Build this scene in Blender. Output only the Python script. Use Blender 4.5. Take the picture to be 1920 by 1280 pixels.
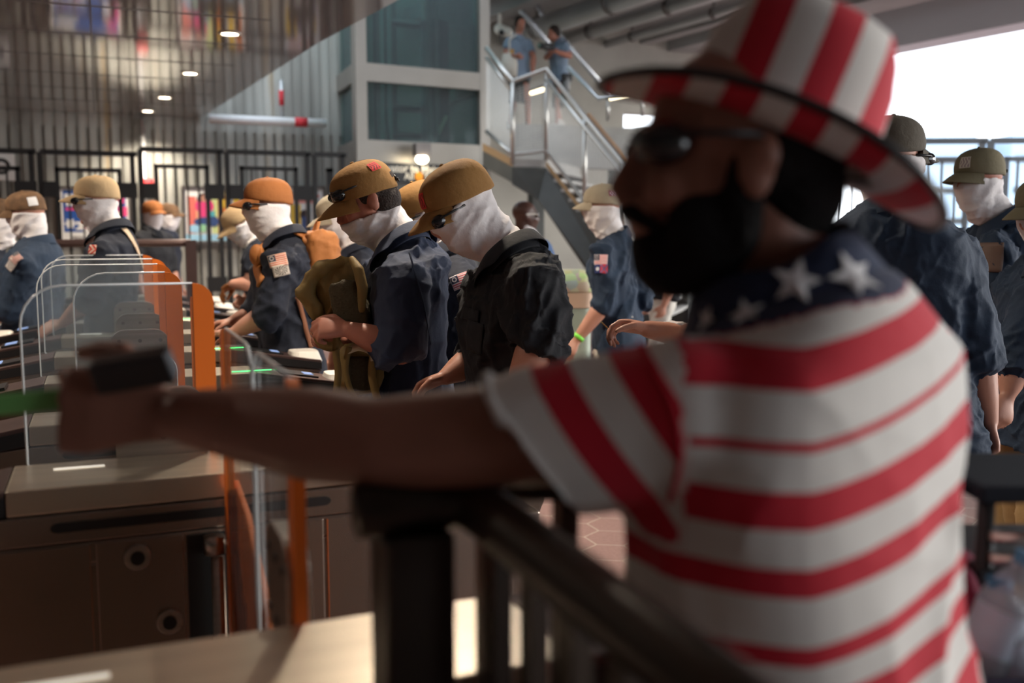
import bpy, math, random
import numpy as np
from mathutils import Vector, Matrix, noise
from mathutils.bvhtree import BVHTree
random.seed(7)
PI = math.pi
for o in list(bpy.data.objects): bpy.data.objects.remove(o, do_unlink=True)
SC = bpy.context.scene
COL = SC.collection
# ------------------------------------------------------------------ camera
F = 1920*35/36.0; CAMZ = 1.5; YAW = math.radians(22.4); TH = math.atan(205/F)
cam = bpy.data.cameras.new('camera'); cam.lens = 35; cam.sensor_width = 36
cam.dof.use_dof = True; cam.dof.focus_distance = 3.15; cam.dof.aperture_fstop = 2.1
cam.clip_start = .05; cam.clip_end = 500
camo = bpy.data.objects.new('camera', cam); COL.objects.link(camo)
camo.location = (0, 0, CAMZ); camo.rotation_euler = (PI/2-TH, 0, -YAW)
SC.camera = camo
# ------------------------------------------------------------------ world, lights, exposure
SC.view_settings.view_transform = 'Standard'; SC.view_settings.look = 'None'
SC.view_settings.gamma = 1; SC.view_settings.use_curve_mapping = False
SC.view_settings.exposure = 0.0
SC.cycles.transparent_max_bounces = 32
w = bpy.data.worlds.new('world'); SC.world = w; w.use_nodes = True
wn = w.node_tree; bgn = wn.nodes['Background']
tc = wn.nodes.new('ShaderNodeTexCoord'); sp = wn.nodes.new('ShaderNodeSeparateXYZ'); cr = wn.nodes.new('ShaderNodeValToRGB')
wn.links.new(tc.outputs['Generated'], sp.inputs[0]); wn.links.new(sp.outputs['Z'], cr.inputs[0]); wn.links.new(cr.outputs[0], bgn.inputs[0])
cr.color_ramp.elements[0].position = 0.0; cr.color_ramp.elements[0].color = (.9, .95, 1, 1)
cr.color_ramp.elements[1].position = .6; cr.color_ramp.elements[1].color = (.78, .87, 1, 1)
bgn.inputs[1].default_value = 3.2
def area_light(name, loc, rot, size, power, color, sy=None):
    l = bpy.data.lights.new(name, 'AREA'); l.energy = power; l.color = color; l.size = size
    if sy: l.shape = 'RECTANGLE'; l.size_y = sy
    o = bpy.data.objects.new(name, l); COL.objects.link(o); o.location = loc; o.rotation_euler = rot; return o
sun = bpy.data.lights.new('sun', 'SUN'); sun.energy = 3.2; sun.angle = math.radians(25); sun.color = (1, .95, .88)
suno = bpy.data.objects.new('sun', sun); COL.objects.link(suno)
suno.rotation_euler = Vector((-1, .38, -.20)).to_track_quat('-Z', 'Y').to_euler()

# ------------------------------------------------------------------ measuring helpers
FW = Vector((math.sin(YAW), math.cos(YAW), 0)); RT = Vector((math.cos(YAW), -math.sin(YAW), 0)); UP = Vector((0, 0, 1))
CP = Vector((0, 0, CAMZ))
def ray(px, py):
    u = (px-960)/F; v = (640-py)/F
    fh = math.cos(TH)+v*math.sin(TH); z = -math.sin(TH)+v*math.cos(TH)
    return RT*u+FW*fh+UP*z
def at(px, py, d):
    r = ray(px, py); return CP+r*(d/r.dot(FW))
def atY(px, py, Y):
    r = ray(px, py); return CP+r*(Y/r.y)
def atZ(px, py, z):
    r = ray(px, py); return CP+r*((z-CAMZ)/r.z)
def camdir(a):
    a = math.radians(a); return RT*math.cos(a)+FW*math.sin(a)

# ------------------------------------------------------------------ materials
MATS = {}
def mat(name, color, rough=.6, metal=0, bump=0, bscale=40, var=0, vscale=4, emit=None, estr=1, spec=None, coat=0, sheen=0, aniso=None, trans=0, ior=1.45):
    if name in MATS: return MATS[name]
    m = bpy.data.materials.new(name); m.use_nodes = True; nt = m.node_tree; b = nt.nodes['Principled BSDF']
    b.inputs['Base Color'].default_value = (*color, 1); b.inputs['Roughness'].default_value = rough; b.inputs['Metallic'].default_value = metal
    if spec is not None: b.inputs['Specular IOR Level'].default_value = spec
    if coat: b.inputs['Coat Weight'].default_value = coat
    if sheen: b.inputs['Sheen Weight'].default_value = sheen
    if trans: b.inputs['Transmission Weight'].default_value = trans; b.inputs['IOR'].default_value = ior
    if emit: b.inputs['Emission Color'].default_value = (*emit, 1); b.inputs['Emission Strength'].default_value = estr
    t = nt.nodes.new('ShaderNodeTexCoord')
    if var:
        n = nt.nodes.new('ShaderNodeTexNoise'); n.inputs['Scale'].default_value = vscale; n.inputs['Detail'].default_value = 6
        nt.links.new(t.outputs['Object'], n.inputs['Vector'])
        if aniso:
            mp = nt.nodes.new('ShaderNodeMapping'); mp.inputs['Scale'].default_value = aniso
            nt.links.new(t.outputs['Object'], mp.inputs[0]); nt.links.new(mp.outputs[0], n.inputs['Vector'])
        r = nt.nodes.new('ShaderNodeValToRGB')
        r.color_ramp.elements[0].position = .3; r.color_ramp.elements[1].position = .7
        r.color_ramp.elements[0].color = (*[max(0, c*(1-var)) for c in color], 1); r.color_ramp.elements[1].color = (*[min(1, c*(1+var)) for c in color], 1)
        nt.links.new(n.outputs['Fac'], r.inputs[0]); nt.links.new(r.outputs[0], b.inputs['Base Color'])
    if bump:
        n2 = nt.nodes.new('ShaderNodeTexNoise'); n2.inputs['Scale'].default_value = bscale; n2.inputs['Detail'].default_value = 4
        nt.links.new(t.outputs['Object'], n2.inputs['Vector'])
        bp = nt.nodes.new('ShaderNodeBump'); bp.inputs['Strength'].default_value = bump; bp.inputs['Distance'].default_value = .01
        nt.links.new(n2.outputs['Fac'], bp.inputs['Height']); nt.links.new(bp.outputs[0], b.inputs['Normal'])
    MATS[name] = m; return m
def glassmat(name, color, rough=.0, alpha=.12):
    """thin clear sheet: mostly see-through with a glossy reflection"""
    m = bpy.data.materials.new(name); m.use_nodes = True; nt = m.node_tree
    for n in list(nt.nodes): nt.nodes.remove(n)
    out = nt.nodes.new('ShaderNodeOutputMaterial'); mx = nt.nodes.new('ShaderNodeMixShader'); mx2 = nt.nodes.new('ShaderNodeMixShader')
    tr = nt.nodes.new('ShaderNodeBsdfTransparent'); gl = nt.nodes.new('ShaderNodeBsdfGlossy'); df = nt.nodes.new('ShaderNodeBsdfDiffuse'); fr = nt.nodes.new('ShaderNodeFresnel')
    tr.inputs[0].default_value = (*color, 1); gl.inputs['Roughness'].default_value = rough; fr.inputs[0].default_value = 1.4
    df.inputs[0].default_value = (.6, .65, .7, 1); mx2.inputs[0].default_value = alpha
    nt.links.new(tr.outputs[0], mx2.inputs[1]); nt.links.new(df.outputs[0], mx2.inputs[2])
    ml = nt.nodes.new('ShaderNodeMath'); ml.operation = 'MULTIPLY'; ml.inputs[1].default_value = .4; nt.links.new(fr.outputs[0], ml.inputs[0]); nt.links.new(ml.outputs[0], mx.inputs[0]); nt.links.new(mx2.outputs[0], mx.inputs[1]); nt.links.new(gl.outputs[0], mx.inputs[2])
    nt.links.new(mx.outputs[0], out.inputs[0]); return m
STEEL = mat('brushed_steel', (.50, .46, .41), .30, 1, var=.12, vscale=3, aniso=(.6, 30, 30), bump=.02, bscale=90)
STEELD = mat('dark_steel', (.20, .18, .17), .38, .9, var=.12, vscale=5)
BRONZE = mat('bronze_cover', (.085, .05, .045), .38, .5, var=.1)
BLACKP = mat('black_plastic', (.012, .012, .013), .35)
ORANGE = mat('orange_panel', (.80, .17, .015), .42)
GLASS = glassmat('clear_glass', (.93, .95, .96), .02, .05)
GLASSB = glassmat('shaft_glass', (.46, .60, .58), .04, .07)
GEDGE = mat('glass_edge', (.78, .80, .80), .2, 0, spec=.8)
DENIMK = mat('black_paint', (.018, .018, .018), .45, .3)
RAILB = mat('dark_bronze_paint', (.035, .025, .018), .38, .4, var=.2, vscale=8)
CONC = mat('concrete_beige', (.40, .38, .33), .85, bump=.15, bscale=12, var=.12, vscale=1.5)
CONCG = mat('concrete_grey', (.30, .30, .29), .85, bump=.1, bscale=14, var=.15, vscale=1)
SKIN = mat('skin_light', (.50, .24, .165), .5, var=.08, vscale=14, bump=.04, bscale=180)
SKINP = mat('skin_ruddy', (.44, .17, .11), .5, var=.12, vscale=14, bump=.04, bscale=180)
SKINT = mat('skin_tan', (.25, .105, .07), .48, var=.1, vscale=12, bump=.05, bscale=150)
SKIND = mat('skin_dark', (.075, .032, .022), .42, var=.08, vscale=12)
NAVY = mat('navy_cotton', (.008, .012, .026), .85, bump=.25, bscale=28, var=.2, vscale=6, sheen=.03)
NAVYB = mat('blue_navy_cotton', (.016, .028, .066), .8, bump=.3, bscale=26, var=.15, vscale=6, sheen=.05)
NAVYT = mat('teal_navy_cotton', (.009, .026, .058), .8, bump=.3, bscale=26, var=.15, vscale=6, sheen=.03)
BLACKC = mat('black_cotton', (.005, .006, .010), .85, bump=.3, bscale=30, var=.2, vscale=6, sheen=.02)
WHITEC = mat('white_stretch_fabric', (.74, .70, .70), .75, bump=.25, bscale=50, sheen=.05)
CREAMC = mat('cream_cotton', (.66, .61, .53), .85, bump=.3, bscale=30)
CAPO = mat('rust_canvas', (.33, .115, .028), .85, bump=.2, bscale=60, var=.12)
CAPK = mat('coyote_canvas', (.27, .135, .035), .85, bump=.2, bscale=60, var=.1)
CAPT = mat('tan_canvas', (.50, .35, .19), .85, bump=.2, bscale=60, var=.08)
CAPB = mat('brown_camo_canvas', (.14, .075, .035), .85, bump=.2, bscale=60, var=.4, vscale=20)
CAPG = mat('stone_canvas', (.42, .36, .26), .85, bump=.2, bscale=60, var=.1)
CAPOL = mat('olive_canvas', (.17, .145, .085), .85, bump=.2, bscale=60, var=.1)
CAPDK = mat('dark_olive_canvas', (.085, .07, .05), .85, bump=.2, bscale=60, var=.1)
KHAKI = mat('khaki_cotton', (.38, .25, .11), .85, bump=.3, bscale=25, var=.15)
BROWNP = mat('brown_trousers', (.10, .065, .045), .85, bump=.3, bscale=25, var=.2)
PACKO = mat('rust_pack_nylon', (.42, .15, .035), .7, bump=.3, bscale=30, var=.15)
PACKK = mat('coyote_pack_nylon', (.20, .125, .03), .7, bump=.35, bscale=30, var=.2)
PACKD = mat('dark_olive_mesh_pocket', (.05, .035, .012), .8, bump=.5, bscale=120)  # darker olive mesh of the bag pockets
HAIRD = mat('dark_brown_hair', (.022, .012, .008), .8, bump=.8, bscale=160, var=.3, vscale=60)
HAIRB = mat('black_beard_hair', (.006, .005, .005), .85, bump=.9, bscale=140, spec=.2)
SHOE = mat('boot_leather', (.05, .03, .02), .6)
WHITEP = mat('white_plastic', (.80, .76, .68), .4)
SHADE = mat('black_lens', (.006, .006, .007), .12, spec=.8)
RED = mat('red_print', (.55, .03, .04), .7)
LIME = mat('lime_band', (.25, .85, .08), .5)

# ------------------------------------------------------------------ mesh tools
class MB:
    def __init__(s): s.v = []; s.f = []
    def add(s, vs, fs):
        k = len(s.v); s.v += [tuple(v) for v in vs]; s.f += [tuple(i+k for i in f) for f in fs]; return s
    def box(s, c, size, R=None):
        c = Vector(c); h = Vector(size)/2; vs = []
        for x in (-1, 1):
            for y in (-1, 1):
                for z in (-1, 1):
                    p = Vector((x*h.x, y*h.y, z*h.z)); vs.append(c+(R @ p if R else p))
        return s.add(vs, [(0, 1, 3, 2), (4, 6, 7, 5), (0, 4, 5, 1), (2, 3, 7, 6), (0, 2, 6, 4), (1, 5, 7, 3)])
    def mm(s, a, b):
        a = Vector(a); b = Vector(b); return s.box((a+b)/2, [abs(b[i]-a[i]) for i in range(3)])
    def tube(s, pts, r, n=12, cap=True):
        pts = [Vector(p) for p in pts]; R = r if isinstance(r, (list, tuple)) else [r]*len(pts)
        rings = []; up = None
        for i, p in enumerate(pts):
            t = (pts[min(i+1, len(pts)-1)]-pts[max(i-1, 0)]).normalized()
            if up is None: up = Vector((0, 0, 1)) if abs(t.z) < .9 else Vector((1, 0, 0))
            a = t.cross(up).normalized(); b = a.cross(t).normalized(); up = b
            rings.append([p+(a*math.cos(2*PI*k/n)+b*math.sin(2*PI*k/n))*R[i] for k in range(n)])
        return s.rings(rings, cap)
    def rings(s, rings, cap=True, closed=False):
        n = len(rings[0]); vs = [v for r in rings for v in r]; fs = []
        m = len(rings)
        for i in range(m if closed else m-1):
            j = (i+1) % m
            for k in range(n):
                fs.append((i*n+k, i*n+(k+1) % n, j*n+(k+1) % n, j*n+k))
        if cap and not closed:
            fs.append(tuple(range(n))[::-1]); fs.append(tuple((m-1)*n+k for k in range(n)))
        return s.add(vs, fs)
    def capsule(s, pts, radii, n=14):
        """chain with rounded ends"""
        pts = [Vector(p) for p in pts]; a = (pts[0]-pts[1]).normalized(); b = (pts[-1]-pts[-2]).normalized()
        P = []; R = []
        for q in (.97, .75, .4): P.append(pts[0]+a*radii[0]*q); R.append(radii[0]*math.sqrt(1-q*q))
        P += pts; R += list(radii)
        for q in (.4, .75, .97): P.append(pts[-1]+b*radii[-1]*q); R.append(radii[-1]*math.sqrt(1-q*q))
        return s.tube(P, R, n)
    def ell(s, c, r, M=None, n=16, m=10):
        c = Vector(c); rg = []
        for i in range(m+1):
            ph = PI*(i+.02)/(m+.04)
            ring = []
            for k in range(n):
                p = Vector((r[0]*math.sin(ph)*math.cos(2*PI*k/n), r[1]*math.sin(ph)*math.sin(2*PI*k/n), r[2]*math.cos(ph)))
                ring.append(c+p if M is None else M @ (c+p))
            rg.append(ring)
        return s.rings(rg[::-1])
    def loft(s, secs, n=28, cap=True, pw=2.3):
        """secs: (centre, axisA, axisB, ra, rb)"""
        rg = []
        for c, A, B, ra, rb in secs:
            r = []
            for k in range(n):
                t = 2*PI*k/n; ct, st = math.cos(t), math.sin(t)
                r.append(Vector(c)+A*ra*math.copysign(abs(ct)**(2/pw), ct)+B*rb*math.copysign(abs(st)**(2/pw), st))
            rg.append(r)
        return s.rings(rg, cap)
    def prism(s, poly, vec):
        n = len(poly); poly = [Vector(p) for p in poly]; vec = Vector(vec)
        return s.add(poly+[p+vec for p in poly], [tuple(range(n))[::-1], tuple(range(n, 2*n))]+[(i, (i+1) % n, n+(i+1) % n, n+i) for i in range(n)])
    def mesh(s, name='m'):
        me = bpy.data.meshes.new(name); me.from_pydata([tuple(v) for v in s.v], [], s.f)
        import bmesh
        bm = bmesh.new(); bm.from_mesh(me); bmesh.ops.recalc_face_normals(bm, faces=bm.faces); bm.to_mesh(me); bm.free(); me.update(); return me

def link(name, me, m, parent=None, smooth=False, bevel=0):
    o = bpy.data.objects.new(name, me); COL.objects.link(o)
    if m is not None:
        me.materials.clear()
        for q in (m if isinstance(m, (list, tuple)) else [m]): me.materials.append(q)
    if parent is not None:
        off = Vector((0, 0, 0)); p = parent
        while p is not None: off += p.location; p = p.parent
        me.transform(Matrix.Translation(-off)); o.parent = parent
    else:
        # put origin at the base of the mesh
        co = [v.co for v in me.vertices]
        mn = Vector([min(c[i] for c in co) for i in range(3)]); mx = Vector([max(c[i] for c in co) for i in range(3)])
        b = Vector(((mn.x+mx.x)/2, (mn.y+mx.y)/2, mn.z)); me.transform(Matrix.Translation(-b)); o.location = b
    if smooth: me.polygons.foreach_set('use_smooth', [True]*len(me.polygons))
    if bevel:
        md = o.modifiers.new('bevel', 'BEVEL'); md.width = bevel; md.segments = 2; md.limit_method = 'ANGLE'
    return o
def part(name, mb, m, parent, smooth=False, bevel=0): return link(name, mb.mesh(name), m, parent, smooth, bevel)
def root(name, loc, label, cat, group=None):
    o = bpy.data.objects.new(name, None); COL.objects.link(o); o.location = loc; o.empty_display_size = .1
    o['label'] = label; o['category'] = cat
    if group: o['group'] = group
    return o
def tag(o, label, cat, group=None):
    o['label'] = label; o['category'] = cat
    if group: o['group'] = group
    return o
def struct(name, mb, m, parent=None, bevel=0):
    o = link(name, mb.mesh(name) if isinstance(mb, MB) else mb, m, parent, bevel=bevel); o['kind'] = 'structure'; return o
def fuse(mb, voxel, smooth=3, fac=.5, adapt=0):
    """union every overlapping volume of the builder into one continuous skin"""
    me = mb.mesh('tmp'); o = bpy.data.objects.new('tmp', me); COL.objects.link(o)
    r = o.modifiers.new('r', 'REMESH'); r.mode = 'VOXEL'; r.voxel_size = voxel; r.adaptivity = adapt
    if smooth:
        sm = o.modifiers.new('s', 'SMOOTH'); sm.factor = fac; sm.iterations = smooth
    dg = bpy.context.evaluated_depsgraph_get(); dg.update()
    ev = o.evaluated_get(dg); out = bpy.data.meshes.new_from_object(ev)
    bpy.data.objects.remove(o, do_unlink=True); bpy.data.meshes.remove(me); return out
def getco(me):
    a = np.empty(len(me.vertices)*3); me.vertices.foreach_get('co', a); return a.reshape(-1, 3)
def getno(me):
    a = np.empty(len(me.vertices)*3); me.vertices.foreach_get('normal', a); return a.reshape(-1, 3)
def setco(me, co): me.vertices.foreach_set('co', co.reshape(-1)); me.update()
def folds(me, amp, freq=30, seed=0, axis=(0, 0, 1), mask=None):
    """cloth creases: sharp-crested warped waves pushed along the normals, two scales"""
    co = getco(me); no = getno(me); rs = np.random.RandomState(seed); h = np.zeros(len(co))
    for sc, wt in ((.55, 1.0), (1.1, .75), (2.0, .35)):
        for i in range(3):
            d = rs.randn(3); d[2] = d[2]*.9+rs.choice([-1, 1])*.5; d /= np.linalg.norm(d); e = rs.randn(3); e /= np.linalg.norm(e); g = rs.randn(3)
            k = freq*sc*(.7+rs.rand()*.6)
            ph = co @ d*k+2.2*np.sin(co @ e*k*.35+rs.rand()*6)+1.1*np.sin(co @ g*k*.5+rs.rand()*6)
            gate = np.clip(.5+.9*np.sin(co @ e*k*.3+rs.rand()*6)*np.sin(co @ g*k*.22+rs.rand()*6), 0, 1)
            c = 1-np.abs(np.sin(ph*.5)); h += wt*(c**2.2*1.6-.45)*gate
    if mask is not None: h *= mask(co)
    setco(me, co+no*(np.clip(h, -1.2, 1.8)*amp)[:, None])
def ring_mask(fn): return fn

# ------------------------------------------------------------------ the shell
def V(*a): return Vector(a)
SD = Vector((-.12, .9928, 0)); SX = Vector((.9928, .12, 0))      # direction of the overhead structure
# hex paver floor material
def hexmat():
    m = bpy.data.materials.new('hex_pavers'); m.use_nodes = True; nt = m.node_tree; b = nt.nodes['Principled BSDF']; L = nt.links.new
    tcn = nt.nodes.new('ShaderNodeTexCoord')
    def vm(op, a, c=None):
        n = nt.nodes.new('ShaderNodeVectorMath'); n.operation = op
        for i, q in enumerate((a, c)):
            if q is None: continue
            if isinstance(q, tuple): n.inputs[i].default_value = q
            else: L(q, n.inputs[i])
        return n
    def mt(op, a, c=None):
        n = nt.nodes.new('ShaderNodeMath'); n.operation = op
        for i, q in enumerate((a, c)):
            if q is None: continue
            if isinstance(q, (int, float)): n.inputs[i].default_value = q
            else: L(q, n.inputs[i])
        return n.outputs[0]
    rot = nt.nodes.new('ShaderNodeMapping'); rot.inputs['Rotation'].default_value = (0, 0, math.radians(0)); rot.inputs['Scale'].default_value = (4.4, 4.4, 1)
    L(tcn.outputs['Object'], rot.inputs[0]); p = vm('ADD', rot.outputs[0], (500, 500*1.7320508, 0)).outputs[0]
    R = (1, 1.7320508, 1); H = (.5, .8660254, 0)
    a = vm('SUBTRACT', vm('MODULO', p, R).outputs[0], H).outputs[0]
    c = vm('SUBTRACT', vm('MODULO', vm('ADD', p, H).outputs[0], R).outputs[0], H).outputs[0]
    def flat(v): return vm('MULTIPLY', v, (1, 1, 0)).outputs[0]
    a = flat(a); c = flat(c)
    la = vm('LENGTH', a).outputs['Value']; lc = vm('LENGTH', c).outputs['Value']
    def hexd(v):
        ab = vm('ABSOLUTE', v).outputs[0]; s = nt.nodes.new('ShaderNodeSeparateXYZ'); L(ab, s.inputs[0])
        return mt('MAXIMUM', s.outputs[0], vm('DOT_PRODUCT', ab, (.5, .8660254, 0)).outputs['Value'])
    d = mt('MINIMUM', hexd(a), hexd(c))
    line = mt('GREATER_THAN', d, .485)
    ns = nt.nodes.new('ShaderNodeTexNoise'); ns.inputs['Scale'].default_value = 60; L(tcn.outputs['Object'], ns.inputs[0])
    mix = nt.nodes.new('ShaderNodeValToRGB'); mix.color_ramp.elements[0].color = (.23, .135, .12, 1); mix.color_ramp.elements[1].color = (.38, .23, .205, 1); L(ns.outputs['Fac'], mix.inputs[0])
    mm_ = nt.nodes.new('ShaderNodeMix'); mm_.data_type = 'RGBA'; L(line, mm_.inputs[0]); L(mix.outputs[0], mm_.inputs[6]); mm_.inputs[7].default_value = (.5, .42, .34, 1)
    L(mm_.outputs[2], b.inputs['Base Color']); b.inputs['Roughness'].default_value = .7
    return m
fl = MB().mm((-14, -9, -.1), (34, 34, 0)); struct('floor', fl, hexmat())

def wallmat():
    m = bpy.data.materials.new('ribbed_concrete'); m.use_nodes = True; nt = m.node_tree; b = nt.nodes['Principled BSDF']; L = nt.links.new
    t = nt.nodes.new('ShaderNodeTexCoord'); mp = nt.nodes.new('ShaderNodeMapping'); mp.inputs['Scale'].default_value = (1.6, 1.6, .12); L(t.outputs['Object'], mp.inputs[0])
    n = nt.nodes.new('ShaderNodeTexNoise'); n.inputs['Scale'].default_value = 1.6; n.inputs['Detail'].default_value = 8; L(mp.outputs[0], n.inputs['Vector'])
    r = nt.nodes.new('ShaderNodeValToRGB'); e = r.color_ramp.elements
    e[0].position = .3; e[0].color = (.20, .20, .18, 1); e[1].position = .62; e[1].color = (.46, .47, .43, 1)
    x = e.new(.70); x.color = (.42, .33, .20, 1)
    L(n.outputs['Fac'], r.inputs[0]); L(r.outputs[0], b.inputs['Base Color']); b.inputs['Roughness'].default_value = .8
    return m
WALLM = wallmat()
WY = 14.0
# ribbed back wall: deep vertical flutes as real geometry
wb = MB(); wb.mm((-14, WY+.03, 0), (3.9, WY+.5, 7))
struct('wall_back', wb, WALLM)
rb = MB(); x = -5.0
while x < 3.85:
    rb.mm((x, WY-.02, 0), (x+.085, WY+.03, 6.9)); x += .13
rb.mm((-14, WY, 2.83), (3.9, WY+.03, 7))
struct('trim_1', rb, WALLM)
struct('wall_left', MB().mm((-14.3, -9, 0), (-14, 14.5, 7)), CONC)
# low mirror-finish soffit over the faregates
def soffmat():
    m = bpy.data.materials.new('polished_soffit'); m.use_nodes = True; nt = m.node_tree; b = nt.nodes['Principled BSDF']; L = nt.links.new
    b.inputs['Base Color'].default_value = (.52, .52, .52, 1); b.inputs['Metallic'].default_value = .7; b.inputs['Roughness'].default_value = .09
    t = nt.nodes.new('ShaderNodeTexCoord'); n = nt.nodes.new('ShaderNodeTexNoise'); n.inputs['Scale'].default_value = .8; n.inputs['Detail'].default_value = 2; L(t.outputs['Object'], n.inputs['Vector'])
    bp = nt.nodes.new('ShaderNodeBump'); bp.inputs['Strength'].default_value = .05; bp.inputs['Distance'].default_value = .05; L(n.outputs['Fac'], bp.inputs['Height']); L(bp.outputs[0], b.inputs['Normal'])
    return m
ZC = 3.0
e0 = V(2.5, -9, ZC); e1 = V(1.90, 6.1, ZC); e2 = V(1.68, 8.1, ZC); e3 = V(1.30, WY-.03, ZC)
so = MB().prism([V(-14, -9, ZC), e0, e1, e2, e3, V(-14, WY-.03, ZC)], (0, 0, .35))
struct('ceiling', so, soffmat())
# panel joints of the soffit
jm = mat('joint_line', (.15, .15, .15), .6)
jj = MB()
for yy in np.arange(-1, 13.6, 1.05): jj.mm((-10, yy, ZC-.004), (1.2, yy+.012, ZC))
for xx in (-6.4, -4.8, -3.2, -1.6, 0.0): jj.mm((xx, -3, ZC-.004), (xx+.012, 13.6, ZC))
struct('trim_2', jj, jm)
# high ceiling over the concourse, running out to the daylight
cm = MB(); hc = 5.3
def sp_(x, y, z): return SX*x+SD*y+V(0, 0, z)
cm.prism([sp_(-1.0, -10, hc), sp_(14.5, -10, hc), sp_(14.5, 34, hc), sp_(7.6, 34, hc), sp_(7.6, 10, hc), sp_(-1, 10, hc)], (0, 0, .4))
struct('ceiling_upper', cm, CONCG)
struct('trim_3', MB().prism([sp_(14.3, -10, 4.65), sp_(14.9, -10, 4.65), sp_(14.9, 40, 4.65), sp_(14.3, 40, 4.65)], (0, 0, .8)), mat('painted_edge_beam', (.55, .57, .60), .7))
struct('trim_4', MB().prism([sp_(12.2, -10, 4.95), sp_(13, -10, 4.95), sp_(13, 34, 4.95), sp_(12.2, 34, 4.95)], (0, 0, .4)), CONCG)
# high wall behind the stair
struct('wall_rear', MB().mm((3.9, 17, 0), (9.3, 17.3, 7)), CONC)
struct('wall_stair', MB().mm((9.3, 17, 3.75), (13.2, 17.3, 7)), CONC)
struct('wall_parapet', MB().mm((9.3, 17, 0), (12.0, 17.3, 2.6)), CONCG)
struct('wall_behind', MB().mm((-14, -9.3, 0), (6, -9, 6)), CONC)

# ------------------------------------------------------------------ soffit downlights, pipes
LAMPW = mat('lamp_glow', (1, .9, .75), .4, emit=(1, .86, .66), estr=14)
k = 0
for (x, y) in ((.98, 8.0), (.86, 10.1), (.74, 12.0), (.62, 13.4), (1.1, 5.9), (1.2, 3.7), (-1.6, 6.0), (-1.8, 3.4)):  # last four are out of view, added as fill for the cabinet faces
    r = root('ceiling_downlight', (x, y, ZC), ['small round downlight third from the back wall', 'small round downlight second from the back wall, above the fence', 'small round downlight just in front of the fence line', 'small round downlight closest to the back wall'][k] if 0 else
             ('round recessed downlight in the polished soffit, number %d of its line' % (k+1)), 'ceiling light', 'downlights in the polished soffit')
    ln = MB().tube([(x, y, ZC-.006), (x, y, ZC)], .062, 20); part('diffuser', ln, LAMPW, r)
    rg = MB(); rg.rings([[V(x+rr*math.cos(2*PI*q/24), y+rr*math.sin(2*PI*q/24), zz) for q in range(24)] for rr, zz in ((.064, ZC-.009), (.085, ZC-.009), (.088, ZC), (.064, ZC))], False, True)
    part('trim_ring', rg, STEEL, r)
    l = bpy.data.lights.new('downlight', 'SPOT'); l.energy = 240; l.color = (1, .86, .70); l.spot_size = 2.3; l.spot_blend = .6; l.shadow_soft_size = .06
    lo = bpy.data.objects.new('downlight_glow', l); COL.objects.link(lo); lo.location = (0, 0, -.02); lo.parent = r
    k += 1
lab = ['fourth from the back wall above the gate lanes', 'third from the back wall above the gate lanes', 'second from the back wall above the fence', 'closest to the back wall']
for o, l in zip([q for q in COL.objects if q.name.startswith('ceiling_downlight')], lab+['fifth from the back wall, added out of view', 'sixth from the back wall, added out of view', 'added unseen fill over the far left gate lanes', 'added unseen fill over the nearest left gate lanes']):
    o['label'] = 'round downlight in the polished soffit, '+l

PIPEM = mat('galvanised_pipe', (.52, .53, .53), .35, .7)
def pipe(label, pts, r, m, extras=(), cat='pipe', grp=None):
    o = root('overhead_pipe', V(*pts[0]), label, cat, grp)
    part('pipe_run', MB().tube(pts, r, 16), m, o, True)
    for n, mb, mm_ in extras: part(n, mb, mm_, o, True)
    return o
pa = atY(392, 222, WY-.25); pb = atY(612, 235, WY-.25); pb.z = pa.z
brk = [('bracket', MB().tube([pa.lerp(pb, t), pa.lerp(pb, t)+V(0, .2, 0)], .015, 8), STEEL) for t in (.1, .5, .9)]
red = MB().tube([pa.lerp(pb, .72), pa.lerp(pb, .83)], .062, 16)
pipe('silver pipe with a red label along the back wall beside the elevator', [pa, pb], .058, mat('white_pipe', (.75, .76, .76), .35), brk+[('red_label', red, RED)])
pc = atY(527, 150, WY-.15); pipe('thin vertical silver conduit with red band above the wall pipe', [pc, V(pc.x, pc.y, pb.z)], .03, PIPEM, [('red_band', MB().tube([V(pc.x, pc.y, pb.z+.22), V(pc.x, pc.y, pb.z+.42)], .034, 12), RED)])
pd = atY(268, 250, WY-.12); pipe('narrow vertical conduit with red alarm box on the ribbed wall behind the tall gate post', [V(pd.x, pd.y, 2.95), V(pd.x, pd.y, .1)], .035, PIPEM, [('alarm_box', MB().box(atY(277, 350, WY-.16), (.14, .1, .2)), RED)])
for k, (x, z, r, l) in enumerate(((8.9, 4.95, .17, 'thick grey overhead pipe nearest the stair under the concourse ceiling'), (10.0, 5.0, .12, 'middle grey overhead pipe under the concourse ceiling'), (10.9, 5.0, .08, 'thin grey overhead conduit beside the ceiling beam'), (9.5, 5.14, .05, 'thinnest grey conduit tucked above the thick overhead pipe'))):
    ex = []
    ex = []
    for y in np.arange(4, 16, 2.2):
        q = sp_(x, y, z); ex.append(('hanger', MB().tube([q, V(q.x, q.y, hc)], .02, 8), STEELD)); ex.append(('pipe_clamp', MB().tube([q-SD*.03, q+SD*.03], r+.012, 16), STEELD))
    pipe(l, [sp_(x, -2, z), sp_(x, 16.5, z)], r, PIPEM, ex)
# ceiling ribs between the pipes
rbm = MB()
for x in (7.0, 8.0, 11.6): rbm.prism([sp_(x, -4, 5.05), sp_(x+.25, -4, 5.05), sp_(x+.25, 17, 5.05), sp_(x, 17, 5.05)], (0, 0, .25))
struct('trim_5', rbm, CONCG)

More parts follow.
